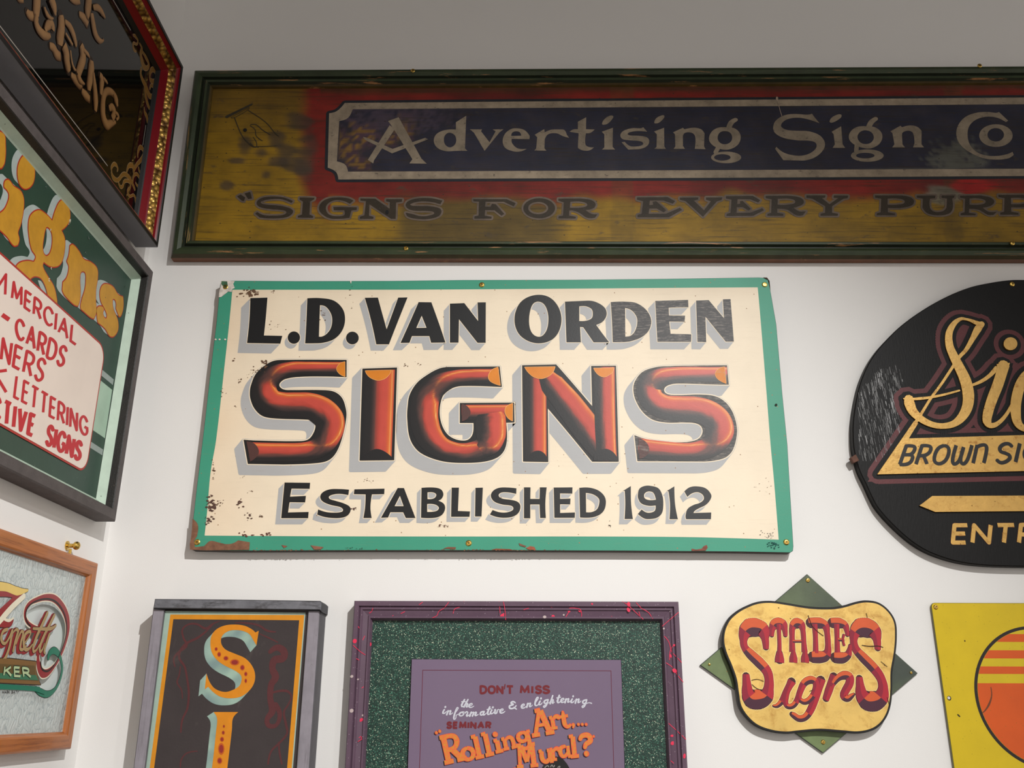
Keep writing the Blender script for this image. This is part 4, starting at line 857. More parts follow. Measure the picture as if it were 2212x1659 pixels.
# ================================================================ 4. Stades sign
def stades():
    H0, H = .006, .020; c0, c = Ctx(PB, H0), Ctx(PB, H); u, v = c.pt('ST', 1100, 900)
    root = thing('shaped_sign', 'gold shaped sign reading Stades Signs over a green diamond board', 'sign', PB, u, v)
    dia = [c0.pt('ST', *p) for p in ((55, 915), (1230, 1756), (2135, 992), (1078, 45))]
    b = mb(PB, root)
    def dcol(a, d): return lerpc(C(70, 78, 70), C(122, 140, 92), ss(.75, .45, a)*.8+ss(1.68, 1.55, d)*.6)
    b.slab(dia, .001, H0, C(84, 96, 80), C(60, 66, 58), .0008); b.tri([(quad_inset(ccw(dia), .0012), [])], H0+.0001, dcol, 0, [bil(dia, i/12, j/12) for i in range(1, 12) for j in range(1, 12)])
    b.build('diamond_board', 'green_letter', root)
    out = '480,355 600,310 730,300 880,320 1100,355 1300,362 1420,345 1540,310 1640,295 1760,315 1860,390 1925,500 1937,640 1925,800 1895,980 1893,1150 1880,1290 1845,1400 1780,1490 1690,1545 1560,1570 1420,1560 1200,1545 1000,1560 880,1572 740,1555 600,1505 500,1420 430,1310 405,1180 385,1050 340,920 290,800 265,690 275,580 320,480 390,410'
    pg = c.poly('ST', out, 5); b = mb(PB, root); b.slab(pg, H0, H, C(40, 28, 26), C(34, 26, 25), .0012); b.build('rim_board', 'black', root)
    g = inset(ccw(pg), .0045); b = mb(PB, root); b.tri([(g, [])], H+.0004, C(240, 200, 112)); b.build('gold_panel', 'stades_gold', root)
    OR, DK, LR, RR = C(214, 92, 48), C(74, 34, 52), C(142, 30, 52), C(176, 36, 52)
    def pc(nx, ny, t):
        if ny > .62: return OR
        if ny < -.62: return DK
        return LR if nx < 0 else RR
    Z = H+.0010
    def letter(paths, mono=False):
        b = mb(PB, root); reg = []
        for i, p in enumerate(paths):
            ln = c.line('ST', p, 6); reg += stroke(ln, None, 'mid')
            b.prism(ln, Z+.0002*i, pc)
        b.soup(reg, H+.0006, C(252, 226, 150), .0018); b.soup(reg, H+.0008, C(70, 28, 36), .0006); b.build('letter', 'vo_letter', root)
    letter(['683,762,26! 674,660,36 645,575,72 585,555,88 530,560,88 482,600,60 468,680,34 480,745,34 535,810,46 620,890,50 690,970,46 712,1050,42 708,1140,48 682,1215,70 615,1240,92 550,1238,90 512,1190,60 500,1100,42 492,1002,32!'])
    letter(['738,640,20! 742,570,28 765,525,45 800,513,52 840,523,45 862,575,26 868,640,18!', '805,520,22 808,620,18 812,720,18 810,800,20', '812,768,10! 812,800,30 812,858,44! 812,890,44!'])
    letter(['935,790,28! 932,640,24 934,560,28 955,525,42 980,514,50 1015,525,40 1035,580,24 1045,700,22 1052,790,28!', '938,687,12! 1045,687,12!', '945,770,14! 945,850,38! 945,890,38!', '1056,770,14! 1056,850,38! 1056,890,38!'])
    letter(['1092,512,46! 1200,514,52 1248,535,38 1266,600,26 1276,720,26 1272,790,34 1245,828,50 1190,838,56 1122,838,52!', '1148,520,26! 1156,650,22 1158,800,26!'])
    letter(['1305,512,46! 1385,514,50 1438,535,34 1456,590,22 1460,635,16!', '1358,520,26! 1362,650,22 1366,800,26!', '1372,672,14! 1432,672,14!', '1428,620,12! 1418,672,10 1430,730,12!', '1332,842,48! 1410,844,52 1462,820,36 1480,770,22 1486,718,12!'])
    letter(['1750,768,28! 1742,670,38 1712,590,72 1655,560,94 1590,560,90 1535,600,52 1520,680,34 1540,760,38 1610,840,46 1690,920,48 1750,990,46 1788,1060,42 1802,1140,48 1780,1225,72 1715,1258,94 1650,1255,92 1600,1200,62 1582,1110,40 1575,1028,30!'])
    letter(['748,1303,10! 790,1302,20 832,1262,26 872,1180,30 908,1110,32 932,1066,40!', '905,1120,24! 872,1220,28 880,1300,24 935,1305,24 980,1250,26 1012,1160,28 1050,1085,32 1110,1055,36 1155,1075,32 1160,1130,28 1120,1220,26 1060,1265,26 1010,1245,22 1000,1190,18!', '1212,1045,42! 1185,1130,38 1150,1240,36 1110,1340,34 1060,1410,30 1000,1425,30 950,1395,28 925,1380,20!'])
    letter(['1335,1012,38! 1310,1080,36 1280,1165,36 1252,1248,30!', '1310,1120,18! 1370,1040,28 1430,1012,40 1480,1025,38 1480,1090,38 1445,1155,36 1425,1210,34 1460,1236,28 1500,1210,22 1525,1190,12!'])
    b = mb(PB, root); CR = C(70, 48, 30)
    for st, w in (('1600,725 1680,735 1750,732 1800,745', .0007), ('1085,440 1095,470 1130,550 1230,635', .0006), ('545,1060 600,1050 660,1070', .0005), ('550,1100 600,1140 650,1150', .0006), ('1100,1165 1130,1150', .0005), ('1840,1225 1860,1290', .0005), ('1640,420 1650,460', .0005), ('1780,880 1840,930', .0005)):
        b.tri(stroke(c.line('ST', st), w), H+.0018, CR)
    b.build('cracks', 'chip', root, kind='stuff')
    for x, y in ((1083, 104), (1230, 1650)): screw(PB, root, c0, 'ST', x, y, .0046)
    screw(PB, root, c0, 'ST', 143, 908, .0026); screw(PB, root, c0, 'ST', 2070, 987, .0028)
stades()
# ================================================================ 5. yellow sun sign
def yellow():
    H = .008; c = Ctx(PB, H); T = c.pt('Y', 1285, 14); u0, vt = T
    pc = [c.pt('Y', *p) for p in ((1722, 930), (2212, 250), (2212, 1612))]
    (ax, ay), (bx, by), (cx, cy) = pc; d = 2*(ax*(by-cy)+bx*(cy-ay)+cx*(ay-by))
    ux = ((ax*ax+ay*ay)*(by-cy)+(bx*bx+by*by)*(cy-ay)+(cx*cx+cy*cy)*(ay-by))/d; uy = ((ax*ax+ay*ay)*(cx-bx)+(bx*bx+by*by)*(ax-cx)+(cx*cx+cy*cy)*(bx-ax))/d
    r = math.hypot(ax-ux, ay-uy)
    root = thing('sun_sign', 'yellow metal sign with an orange striped sun in a black ring', 'sign', PB, ux, uy)
    u1 = 2*ux-u0; vb = 2*uy-vt-.06; k = .008
    def arc(cx_, cy_, a0): return [(cx_+k*math.cos(a0+i*math.pi/8), cy_+k*math.sin(a0+i*math.pi/8)) for i in range(5)]
    pg = arc(u0+k, vb+k, math.pi)+arc(u1-k, vb+k, 1.5*math.pi)+arc(u1-k, vt-k, 0)+arc(u0+k, vt-k, .5*math.pi)
    b = mb(PB, root); b.slab(pg, .004, H, C(216, 186, 20), C(110, 105, 40), .0008); b.build('panel', 'yellow', root)
    ring = ellipse(ux, uy, r, r, 96); rin = .0062
    b = mb(PB, root); b.tri([(ring, [])], H+.0002, C(34, 26, 24)); b.tri([(ellipse(ux, uy, r-rin, r-rin, 96), [])], H+.0004, C(214, 186, 26)); b.build('ring', 'yellow', root)
    b = mb(PB, root)
    def vy(y): return c.pt('Y', 1900, y)[1]
    rr = r-rin-.0004
    def band(v1, v0):
        n = 24; pts = []
        for i in range(n+1):
            vv = v1+(v0-v1)*i/n; w = math.sqrt(max(0, rr*rr-(vv-uy)**2)); pts.append((ux-w, vv))
        return pts+[(2*ux-p[0], p[1]) for p in pts[::-1]]
    for y0, y1 in ((165, 240), (325, 403), (487, 568), (648, 722), (815, 2700)):
        v1, v0 = vy(y0), max(vy(y1), uy-rr+.0005); v1 = min(v1, uy+rr-.0005)
        b.tri([(band(v1, v0), [])], H+.0006, C(216, 88, 22))
    b.tri(stroke(c.line('Y', '1880,855,4 1888,940,6 1860,1030,10 1820,1090,6 1795,1110,3')), H+.0008, C(110, 58, 30))
    b.build('sun', 'yellow', root, 'orange sun with horizontal yellow stripes')
    for x, y, rx, ry, col, rot in ((1467, 964, .0042, .0045, C(60, 50, 20), 0), (1562, 1137, .0038, .0016, C(60, 55, 25), -.8), (1623, 394, .0015, .0018, C(90, 70, 20), 0)):
        b = mb(PB, root); q = c.pt('Y', x, y); b.tri([(ellipse(*q, rx, ry, 14, rot), [])], H+.0002, col)
        if x == 1467: b.tri([(ellipse(q[0]-.0006, q[1]+.0006, .0029, .0029, 14), [])], H+.0004, C(225, 222, 215))
        b.build('nail_hole', 'chip', root)
    screw(PB, root, c, 'Y', 1333, 57, .0050)
yellow()
# ================================================================ 6. vertical SI... sign
def si_sign():
    H = .060; c = Ctx(PB, H); HB = .055; cb = Ctx(PB, HB); VB = .92
    def col(x0, y0, x1, y1): # extend a traced edge down to VB
        a, b = c.pt('SI', x0, y0), c.pt('SI', x1, y1); t = (VB-a[1])/(b[1]-a[1]); return a, (a[0]+(b[0]-a[0])*t, VB)
    u, v = c.pt('SI', 900, 900)
    root = thing('vertical_sign', 'tall black board with orange outlined letters in a weathered grey wood case', 'sign', PB, u, v)
    PG, CP = C(150, 144, 152), C(122, 122, 128)
    for e0, e1 in (((222, 150, 35, 1659), (331, 160, 146, 1659)), ((1688, 170, 1575, 1659), (1806, 170, 1700, 1659))):
        (a, b_), (d, e) = col(*e0), col(*e1); b = mb(PB, root); b.slab([b_, e, d, a], .001, H, PG, C(92, 90, 94), .0015); b.build('side_post', 'si_post', root)
    cc = Ctx(PB, .068); b = mb(PB, root); b.slab(cc.poly('SI', '238,60! 1000,66! 1800,78! 1822,100! 1815,182! 1795,165! 1000,156! 222,150!', 3), .001, .068, CP, C(74, 74, 78), .0015); b.build('top_cap', 'si_cap', root)
    a0, b0 = col(325, 160, 141, 1659); a1, b1 = col(1692, 160, 1579, 1659)
    b = mb(PB, root); b.slab([b0, b1, a1, a0], .004, HB, C(62, 54, 54)); b.build('board', 'si_board', root)
    def ext(x0, y0, x1, y1):
        a, b_ = cb.pt('SI', x0, y0), cb.pt('SI', x1, y1); t = (VB+.01-a[1])/(b_[1]-a[1]); return (a[0]+(b_[0]-a[0])*t, VB+.01)
    PALE, ORG = C(164, 186, 172), C(218, 142, 26)
    o = [cb.pt('SI', 338, 176), cb.pt('SI', 1664, 190), ext(1664, 190, 1545, 1659), ext(338, 176, 150, 1659)]
    i1 = [cb.pt('SI', 386, 208), cb.pt('SI', 1652, 212), ext(1652, 212, 1533, 1659), ext(386, 208, 190, 1659)]
    i2 = [cb.pt('SI', 414, 252), cb.pt('SI', 1604, 262), ext(1604, 262, 1490, 1659), ext(414, 252, 232, 1659)]
    b = mb(PB, root); b.tri([(o, [i1])], HB+.0002, PALE); b.tri([(i1, [i2])], HB+.0002, ORG); b.build('painted_border', 'si_letter', root)
    RED = C(92, 44, 46); b = mb(PB, root)
    for st in ('850,270,5 780,300,8 720,340,10 640,300,9 560,300,8 500,350,8 510,430,9 540,500,10 470,560,12 420,620,9 430,700,6', '800,290,4 720,370,9 640,430,11 540,480,12 480,550,12 470,620,10 520,700,10 545,820,9 560,950,10 545,1100,10 500,1200,9 485,1320,7',
               '480,700,5 470,780,7 450,850,7 490,920,6 500,1000,5', '1000,285,5 1120,290,8 1220,310,10 1300,360,10 1380,372,6', '1230,390,5 1320,430,7 1400,470,6', '1330,560,20 1400,520,30 1460,560,34 1450,620,36 1370,640,36 1350,720,30 1380,800,36 1340,870,30 1330,1000,28 1350,1120,34 1300,1200,24 1320,1260,22 1390,1250,18 1420,1150,22 1380,1060,24',
               '1340,950,9 1480,930,12 1530,980,8 1500,1060,8 1460,1130,10 1480,1250,12 1490,1330,10 1420,1420,10 1340,1500,9 1310,1620,8', '1410,1420,8 1420,1520,9 1440,1620,8', '640,1500,5 540,1520,7 490,1580,7 480,1650,6'):
        b.tri(stroke(cb.line('SI', st)), HB+.00025, RED)
    b.build('faded_swirls', 'si_board', root, 'faded dark red swirls under the letters')
    def letter(outl, vec, dots):
        reg = [(cb.poly('SI', outl), [])]; p0 = toks(outl)[0][0]; b = mb(PB, root)
        b.tri(sweep(reg, cb.vec('SI', *p0, *vec)), HB+.0004, lambda a, d: lerpc(C(166, 194, 176), C(128, 152, 150), .5+nz(a, d, 40))); b.tri(reg, HB+.0007, C(222, 138, 20))
        for x, y, rx, ry in dots:
            b.tri([([cb.pt('SI', *p) for p in ellipse(x, y, rx*1.25, ry*1.25, 14)], [])], HB+.0009, C(196, 90, 20)); b.tri([([cb.pt('SI', *p) for p in ellipse(x, y, rx*.85, ry*.85, 14)], [])], HB+.0011, C(150, 42, 38))
        b.build('letter', 'si_letter', root)
    letter('1222,362! 1210,440 1200,500! 1165,440 1140,400 1105,375 1040,357 960,358 900,385 868,430 870,490 910,540 1000,580 1090,620 1150,680 1185,760 1180,850 1130,930 1050,985 950,1000 860,985 790,940 745,890! 712,915! 728,765! 760,850 810,910 900,940 980,920 1040,880 1060,820 1050,780 1000,740 900,690 830,640 780,570 765,490 775,410 820,350 900,312 1000,303 1090,315 1160,350 1190,378!', (-58, 64),
        ((820,535,12,15),(848,585,15,20),(912,622,20,18),(995,660,36,24),(1068,710,18,22),(1100,770,13,18),(1100,835,10,18)))
    letter('795,1130! 1028,1130! 978,1190 968,1300 925,1659 880,2050! 720,2050! 780,1659 820,1300 828,1190', (-62, 40), ((893,1265,8,12),(887,1325,12,16),(875,1388,16,20),(868,1478,24,46),(853,1590,20,26),(845,1680,14,20)))
si_sign()
# ================================================================ 7. purple framed poster
def purple():
    H = .034; c = Ctx(PB, H); TL, TR = c.pt('px', 765, 1297.5), c.pt('px', 1466, 1299.5); VB = 1.0
    u0, u1 = (TL[0]+c.pt('px', 743.5, 1659)[0])/2, (TR[0]+c.pt('px', 1487.5, 1659)[0])/2
    root = thing('framed_poster', 'purple paint-spattered frame holding a seminar poster on green glitter', 'picture', PB, (u0+u1)/2, 1.5)
    q = [(u0, VB), (u1, VB), TR, TL]
    prof = [(0, .001), (0, .031), (.002, .034), (.010, .034), (.0115, .029), (.014, .031), (.017, .031), (.019, .028), (.029, .026), (.031, .029), (.034, .029), (.0365, .023), (.0385, .016)]
    frame(PB, root, q, prof, 'purple', (1,)*4)
    qi = quad_inset(q, .037); HB = .017; b = mb(PB, root); b.slab(qi, .003, HB, (1,)*4); b.build('glitter_mat', 'glitter', root)
    # spatter
    b = mb(PB, root); PK = C(226, 50, 84); rg = random.Random(11)
    def hprof(d):
        for (a, ha), (e, he) in zip(prof[1:], prof[2:]):
            if d <= e: return ha+(he-ha)*(d-a)/max(1e-6, e-a)
        return .016
    def blob(cr, x, y, rx, ry, col=PK):
        a, d = c.pt(cr, x, y); ins = min(TL[1]-d, a-u0, u1-a); hh = hprof(max(.0001, ins))+.0006
        b.tri([(ellipse(a, d, rx, ry, 9, rg.uniform(0, 3)), [])], hh, col)
    def trail(cr, st, w=.0006, col=PK):
        p = c.line(cr, st, 8)
        for i in range(len(p)-1):
            a, d = p[i]; ins = min(TL[1]-d, a-u0, u1-a)
            b.tri(edge_quads([(p[i][0], p[i][1], w), (p[i+1][0], p[i+1][1], w)], None, False), hprof(max(.0001, ins))+.0009, col)
    for a in (('P1',290,462,.0045,.0042),('P1',428,488,.0040,.0028),('P1',1678,225,.0042,.0050),('P1',1690,205,.0022,.0018),('P1',2160,228,.0036,.0036),('P1',2145,142,.0022,.0016),('P1',345,1205,.0046,.0030),('P2',1300,115,.0050,.0034),('P2',1300,165,.0050,.0034),('P2',840,175,.0034,.0024),('P2',740,180,.0028,.0020),
              ('P2',1735,740,.0040,.0050),('P2',1700,600,.0022,.0036),('P2',1730,500,.0024,.0020),('P2',1720,1425,.0034,.0044),('P2',1715,1355,.0034,.0022),('P2',1825,1545,.0026,.0048),('P2',955,112,.0022,.0018)): blob(*a)
    for a in (('P1',262,795,.0028,.0032),('P1',318,822,.0016,.002),('P1',260,1118,.0040,.0038),('P1',360,1162,.002,.002),('P1',2080,232,.0030,.0036),('P2',690,212,.002,.0018),('P2',1635,342,.0022,.0018),('P2',1695,182,.0014,.0014)): blob(*a, C(190, 172, 170))
    for st in ('1180,88 1130,150 1080,180 1060,220 1020,240', '1320,85 1280,125', '460,150 440,185 420,195', '720,200 760,180', '650,215 620,240', '1690,85 1705,170 1712,260', '1650,85 1660,200', '1280,140 1230,160 1215,200', '930,95 895,120', '380,410 360,450', '275,500 340,560 385,590', '330,640 290,620', '345,1360 300,1390', '355,1385 315,1410', '350,1365 345,1385', '320,320 330,340', '370,890 350,905'): trail('P1', st)
    for st in ('1240,88 1290,120 1360,180 1410,225 1440,255', '1365,92 1420,150 1490,190 1530,250', '1400,180 1410,220', '740,150 800,150 850,170 858,240', '740,180 705,240', '1770,190 1690,260 1620,320', '1620,400 1680,460 1710,560 1760,620 1800,665', '1740,490 1700,540 1690,640', '1645,660 1720,710 1760,780 1815,850', '1660,1220 1740,1290 1800,1350 1840,1390', '360,150 310,165', '1140,225 1180,245', '1700,1590 1730,1615'): trail('P2', st)
    b.build('paint_spatter', 'splat', root, kind='stuff')
    # poster panel
    HP = .022; cp = Ctx(PB, HP); a, d = cp.pt('P1', 825, 632), cp.pt('P2', 1230, 632); e = cp.pt('P1', 785, 1658); f = cp.pt('P2', 1266, 1658)
    pu0, pu1 = (a[0]+e[0])/2, (d[0]+f[0])/2; pv = (a[1]+d[1])/2
    b = mb(PB, root); b.slab([(pu0, VB+.06), (pu1, VB+.06), (pu1, pv), (pu0, pv)], HB, HP, C(118, 100, 124), C(30, 26, 32), .0008); b.build('poster_panel', 'poster', root)
    a, d, e, f = cp.pt('P1', 928, 735), cp.pt('P2', 1138, 738), cp.pt('P1', 897, 1658), cp.pt('P2', 1161, 1658); lu0, lu1, lv = (a[0]+e[0])/2, (d[0]+f[0])/2, (a[1]+d[1])/2
    b = mb(PB, root); t = .0011; b.tri([([(lu0, VB+.09), (lu1, VB+.09), (lu1, lv), (lu0, lv)], [[(lu0+t, VB+.09+t), (lu1-t, VB+.09+t), (lu1-t, lv-t), (lu0+t, lv-t)]])], HP+.0002, C(104, 34, 54)); b.build('border_line', 'poster_ink', root)
    MR = C(118, 36, 44)
    for txt, cr, pts, hw, g in (('DON', 'Pa', ((1285,385),(1625,385),(1625,492),(1285,492)), 14, .34), ("'", 'Pa', ((1655,355),(1670,350),(1668,440),(1655,440)), 7, .2), ('T', 'Pa', ((1692,385),(1788,385),(1788,505),(1692,500)), 14, .2), ('MIS', 'Pb', ((325,385),(640,385),(640,490),(325,490)), 14, .42), ('S', 'Pb', ((675,385),(765,385),(765,490),(675,490)), 14, .3),
                             ('SEMINAR', 'Pa', ((768,948),(1440,948),(1435,1034),(765,1034)), 13, .42)):
        b = mb(PB, root); b.tri(text_regions(txt, quad(cp, cr, *pts), hw*.000158, g), HP+.0004, MR); b.build('lettering', 'poster_ink', root)
    # brush script: glyph strokes in x-height units (x, y: 0 = x-height line, 1 = baseline)
    SC = {'i': ['0,.75,.4 .2,.1,.9! .05,.85,1.0 .3,.9,.7 .5,.5,.4', '.3,-.55,1.1 .28,-.45,1.1'], 'n': ['0,.3,.4 .15,.1,.9! .02,1,1.0!', '.05,.7,.4 .3,.2,.6 .5,.15,.9 .42,.9,1.0 .65,.85,.5 .8,.6,.4'], 'f': ['0,.7,.4 .35,-.2,.5 .45,-.75,.6 .3,-.8,.6 .12,.2,1.0 0,1.5,1.0 .12,1.85,.6 .3,1.4,.5 .3,.95,.5 .6,.7,.4'],
          'o': ['.45,.1,.8 .1,.35,1.0 .1,.85,.9 .4,.95,.7 .62,.55,.8 .45,.1,.6 .8,.25,.4'], 'r': ['0,.4,.4 .2,0,.9 .4,.25,.6! .3,.6,.9 .3,.95,1.0 .6,.7,.4'], 'm': ['0,.3,.4 .12,.1,.9! 0,1,1.0!', '.05,.6,.4 .3,.15,.7 .36,.3,.9 .26,1,1.0!', '.3,.6,.4 .55,.15,.7 .62,.3,.9 .55,.9,1.0 .85,.7,.4'],
          'a': ['.55,.15,.8 .15,.3,1.0 .08,.8,1.0 .3,.95,.7 .58,.2,.7! .5,.9,1.0 .85,.6,.4'], 't': ['.1,.6,.4 .42,-.7,1.0! .22,.7,1.1 .35,1,.8 .7,.6,.4', '.08,-.15,.6 .62,-.25,.6'], 'v': ['0,.2,.5 .14,.1,1.0 .22,.95,1.0 .5,.1,.6 .75,.2,.4'], 'e': ['.05,.65,.4 .45,.35,.6 .35,.05,.7 .08,.4,1.0 .15,.9,1.0 .45,.95,.7 .75,.6,.4'],
          'l': ['.05,.6,.4 .5,-.6,.6 .45,-.95,.6 .25,-.5,1.0 .12,.6,1.1 .3,1,.8 .6,.7,.4'], 'g': ['.55,.1,.8 .12,.3,1.0 .1,.8,.9 .4,.85,.7 .6,.1,.8! .4,1.3,.9 .12,1.8,.8 0,1.55,.6 .4,1.1,.4 .85,.75,.4'], 'h': ['.02,.6,.4 .35,-.8,.9! .05,1,1.1!', '.12,.6,.4 .38,.15,.8 .45,.4,1.0 .38,.95,.9 .65,.75,.4'],
          '&': ['.6,-.3,.7 .3,-.55,.9 .1,-.25,.9 .4,0,.8 0,.3,1.0 .1,.8,1.0 .5,.75,.8 .75,.25,.7', '.5,.6,.7 .85,.95,.7'], 'g2': ['.55,.1,.8 .12,.3,1.0 .1,.8,.9 .4,.85,.7 .6,.1,.8! .4,1.3,.9 .12,1.8,.8 0,1.55,.6 .4,1.1,.5 .9,.85,.5 1.3,1.05,.7']}
    def script(word, cr, place, xh, w, ang):
        b = mb(PB, root); reg = []; ca, sa = math.cos(ang), math.sin(ang)
        for ch, x, y in zip(word, *zip(*place)) if False else [(ch, p[0], p[1]) for ch, p in zip(word, place)]:
            for st in SC[ch]:
                ln = []
                for p in smooth(toks(st), False, 5):
                    gx, gy = p[0]*xh*(2.3 if ch == 'm' else 1.7)-(p[1]-1)*xh*.16, (p[1]-1)*xh
                    a_ = cp.pt(cr, x+gx*ca-gy*sa, y+gx*sa+gy*ca); ln.append((a_[0], a_[1], w*p[2]*.000158))
                reg += stroke(ln)
        b.tri(reg, HP+.0004, C(206, 206, 216)); b.build('lettering', 'poster_ink', root, 'white brush script line')
    script('the', 'Pa', ((960, 700), (1020, 706), (1090, 712)), 66, 10, .08)
    script(['i','n','f','o','r','m','a','t','i','v','e'], 'Pa', ((690,812),(755,828),(870,842),(945,850),(1035,852),(1115,850),(1270,838),(1365,826),(1430,818),(1490,812),(1575,805)), 68, 10.5, -.05)
    script('&', 'Pa', ((1728, 745),), 78, 11, 0)
    script(['e','n','l','i','g','h','t','e','n','i','n','g2'], 'Pb', ((325,730),(415,712),(530,690),(600,678),(680,660),(775,655),(870,645),(940,640),(1010,642),(1100,645),(1170,648),(1280,662)), 66, 10.5, -.1)
    # orange slab-serif line with black drop edge; strokes in cap-height units
    SL = {'R': ['0,0,.09! .35,0,.09!', '.14,.05,.12 .14,.95,.12', '.15,.02,.09! .5,.05,.10 .58,.28,.12 .45,.5,.10 .2,.54,.09', '.35,.55,.12 .6,.95,.12', '-.02,1,.09! .32,1,.09!', '.45,1,.09! .8,1,.09!'], 'o': ['.3,.4,.09 .08,.55,.13 .08,.85,.13 .3,1.0,.09 .52,.85,.13 .52,.55,.13 .3,.4,.09'],
          'l': ['0,0,.08! .2,0,.1!', '.18,.02,.13 .18,.95,.13', '0,1,.09! .38,1,.09!'], 'i': ['.02,.42,.08! .2,.42,.1!', '.18,.44,.13 .18,.95,.13', '0,1,.09! .38,1,.09!', '.16,.1,.14 .18,.12,.14'], 'n': ['0,.42,.08! .16,.42,.1!', '.15,.45,.12 .15,.95,.12', '.2,.5,.08 .42,.4,.1 .55,.55,.12 .55,.95,.12', '0,1,.08! .3,1,.08!', '.42,1,.08! .7,1,.08!'],
          'g': ['.3,.4,.09 .06,.52,.12 .08,.8,.12 .3,.88,.09 .46,.75,.12 .46,.5,.12 .3,.4,.08', '.5,.42,.1! .68,.4,.08', '.52,.5,.12 .52,1.1,.12 .35,1.3,.1 .08,1.2,.11 .02,1.1,.08'], 'A': ['.2,0,.09 .42,0,.11!', '.36,.05,.09 .1,.95,.09', '.42,.02,.13 .64,.95,.13', '.2,.62,.07 .52,.62,.07', '-.06,1,.09! .26,1,.09!', '.48,1,.09! .82,1,.09!'],
          'r': ['0,.42,.08! .16,.42,.1!', '.15,.45,.12 .15,.95,.12', '.2,.52,.08 .36,.4,.12 .5,.5,.13', '0,1,.08! .34,1,.08!'], 't': ['.18,.12,.05 .18,.4,.13 .18,.85,.13 .3,1,.1 .46,.9,.07', '0,.42,.08! .4,.42,.08!'], ',': ['.08,.92,.12 .1,1.0,.1 .04,1.15,.04'], '.': ['.06,.96,.09 .07,.97,.09'], 'M': ['0,0,.09! .22,0,.1!', '.14,.05,.09 .1,.95,.09', '.2,.02,.13 .42,.8,.12', '.42,.8,.08 .62,.02,.09', '.68,.02,.13 .7,.95,.13', '-.04,1,.09! .24,1,.09!', '.54,1,.09! .88,1,.09!', '.6,0,.09! .82,0,.09!'],
          'u': ['0,.42,.08! .16,.42,.1!', '.15,.45,.12 .16,.85,.13 .32,1,.11 .46,.88,.1', '.52,.42,.1 .52,.95,.12', '.4,.42,.08! .52,.42,.1!', '.5,1,.08! .68,1,.08!'], 'a': ['.36,.42,.09 .12,.5,.12 .08,.8,.12 .22,.98,.1 .44,.82,.1', '.48,.4,.1 .48,.95,.12', '.44,1,.08! .66,1,.08!'], '?': ['.02,.2,.1 .12,.02,.12 .4,.02,.14 .48,.28,.14 .26,.45,.12 .2,.62,.1', '.24,.9,.14 .25,.92,.14'],
          '"': ['0,.08,.08 .05,.02,.05', '.0,.1,.1 .01,.12,.1', '.22,.02,.08 .26,-.03,.05', '.22,.05,.1 .23,.07,.1'], 'f': ['.4,.1,.1 .2,.1,.12 .18,.95,.13', '0,.42,.08! .4,.42,.08!', '0,1,.08! .36,1,.08!']}
    HP0 = HP; zc = [0.0]
    def slabs(items, cr, ch, ang):
        ca, sa = math.cos(ang), math.sin(ang)
        for g, x, y, k in items:
            reg = []; b = mb(PB, root); zc[0] += .00003; HP = HP0+zc[0]
            for st in SL[g]:
                ln = []
                for p in smooth(toks(st), False, 5):
                    gx, gy = p[0]*ch*k*1.1, (p[1]-1)*ch*k
                    a_ = cp.pt(cr, x+gx*ca-gy*sa, y+gx*sa+gy*ca); ln.append((a_[0], a_[1], p[2]*ch*k*.000158*.66))
                reg += stroke(ln, None, True if len(toks(st)) == 2 and abs(toks(st)[0][0][0]-toks(st)[1][0][0]) < .04 and abs(toks(st)[0][0][1]-toks(st)[1][0][1]) < .04 else 'mid')
            v_ = (-.0019, -.0015); b.soup(reg, HP+.0003, C(34, 22, 34), .0006, 0, v_); b.soup(reg, HP+.00048, C(34, 22, 34), .0006, 0, (v_[0]/2, v_[1]/2))
            b.soup(reg, HP+.0007, C(228, 76, 62), .0008); b.tri(reg, HP+.0010, C(230, 102, 62), 1); b.build('letter', ['poster_ink', 'poster_orange'], root)
    slabs([('"', 640, 1310, .7), ('R', 730, 1575, 1.2), ('o', 1010, 1545, .92), ('l', 1205, 1500, 1.0), ('l', 1360, 1460, 1.0), ('i', 1515, 1410, .92), ('n', 1640, 1370, .85), ('g', 1880, 1290, .86)], 'Pa', 330, -.22)
    slabs([('A', 520, 1150, 1.12), ('r', 790, 1045, .88), ('t', 960, 1030, .88), (',', 1120, 1000, .7), ('.', 1205, 990, .75), ('.', 1265, 990, .75), ('.', 1325, 990, .75)], 'Pb', 330, -.17)
    slabs([('M', 280, 1640, 1.0), ('u', 615, 1570, .9), ('r', 785, 1530, .84), ('a', 925, 1490, .84), ('l', 1100, 1480, .95), ('?', 1265, 1470, .95), ('"', 1430, 1340, .55)], 'Pb', 330, -.10)
    slabs([('f', 1640, 1990, .9), ('r', 1700, 1900, 1.0)], 'Pa', 330, -.1)
    b = mb(PB, root); q_ = cp.pt('Pb', 870, 1950); e_ = ellipse(q_[0], q_[1], .034, .055, 36); b.tri([(e_, [])], HP+.0006, C(28, 27, 26))
    for st in ('700,1650 740,1620 760,1640', '790,1640 810,1610 830,1640 850,1615', '900,1650 930,1630 925,1655'): b.tri(stroke(cp.line('Pb', st), .0007), HP+.0008, C(150, 145, 140))
    b.build('black_dome', 'poster_ink', root, 'black domed shape at the foot of the visible poster')
purple()
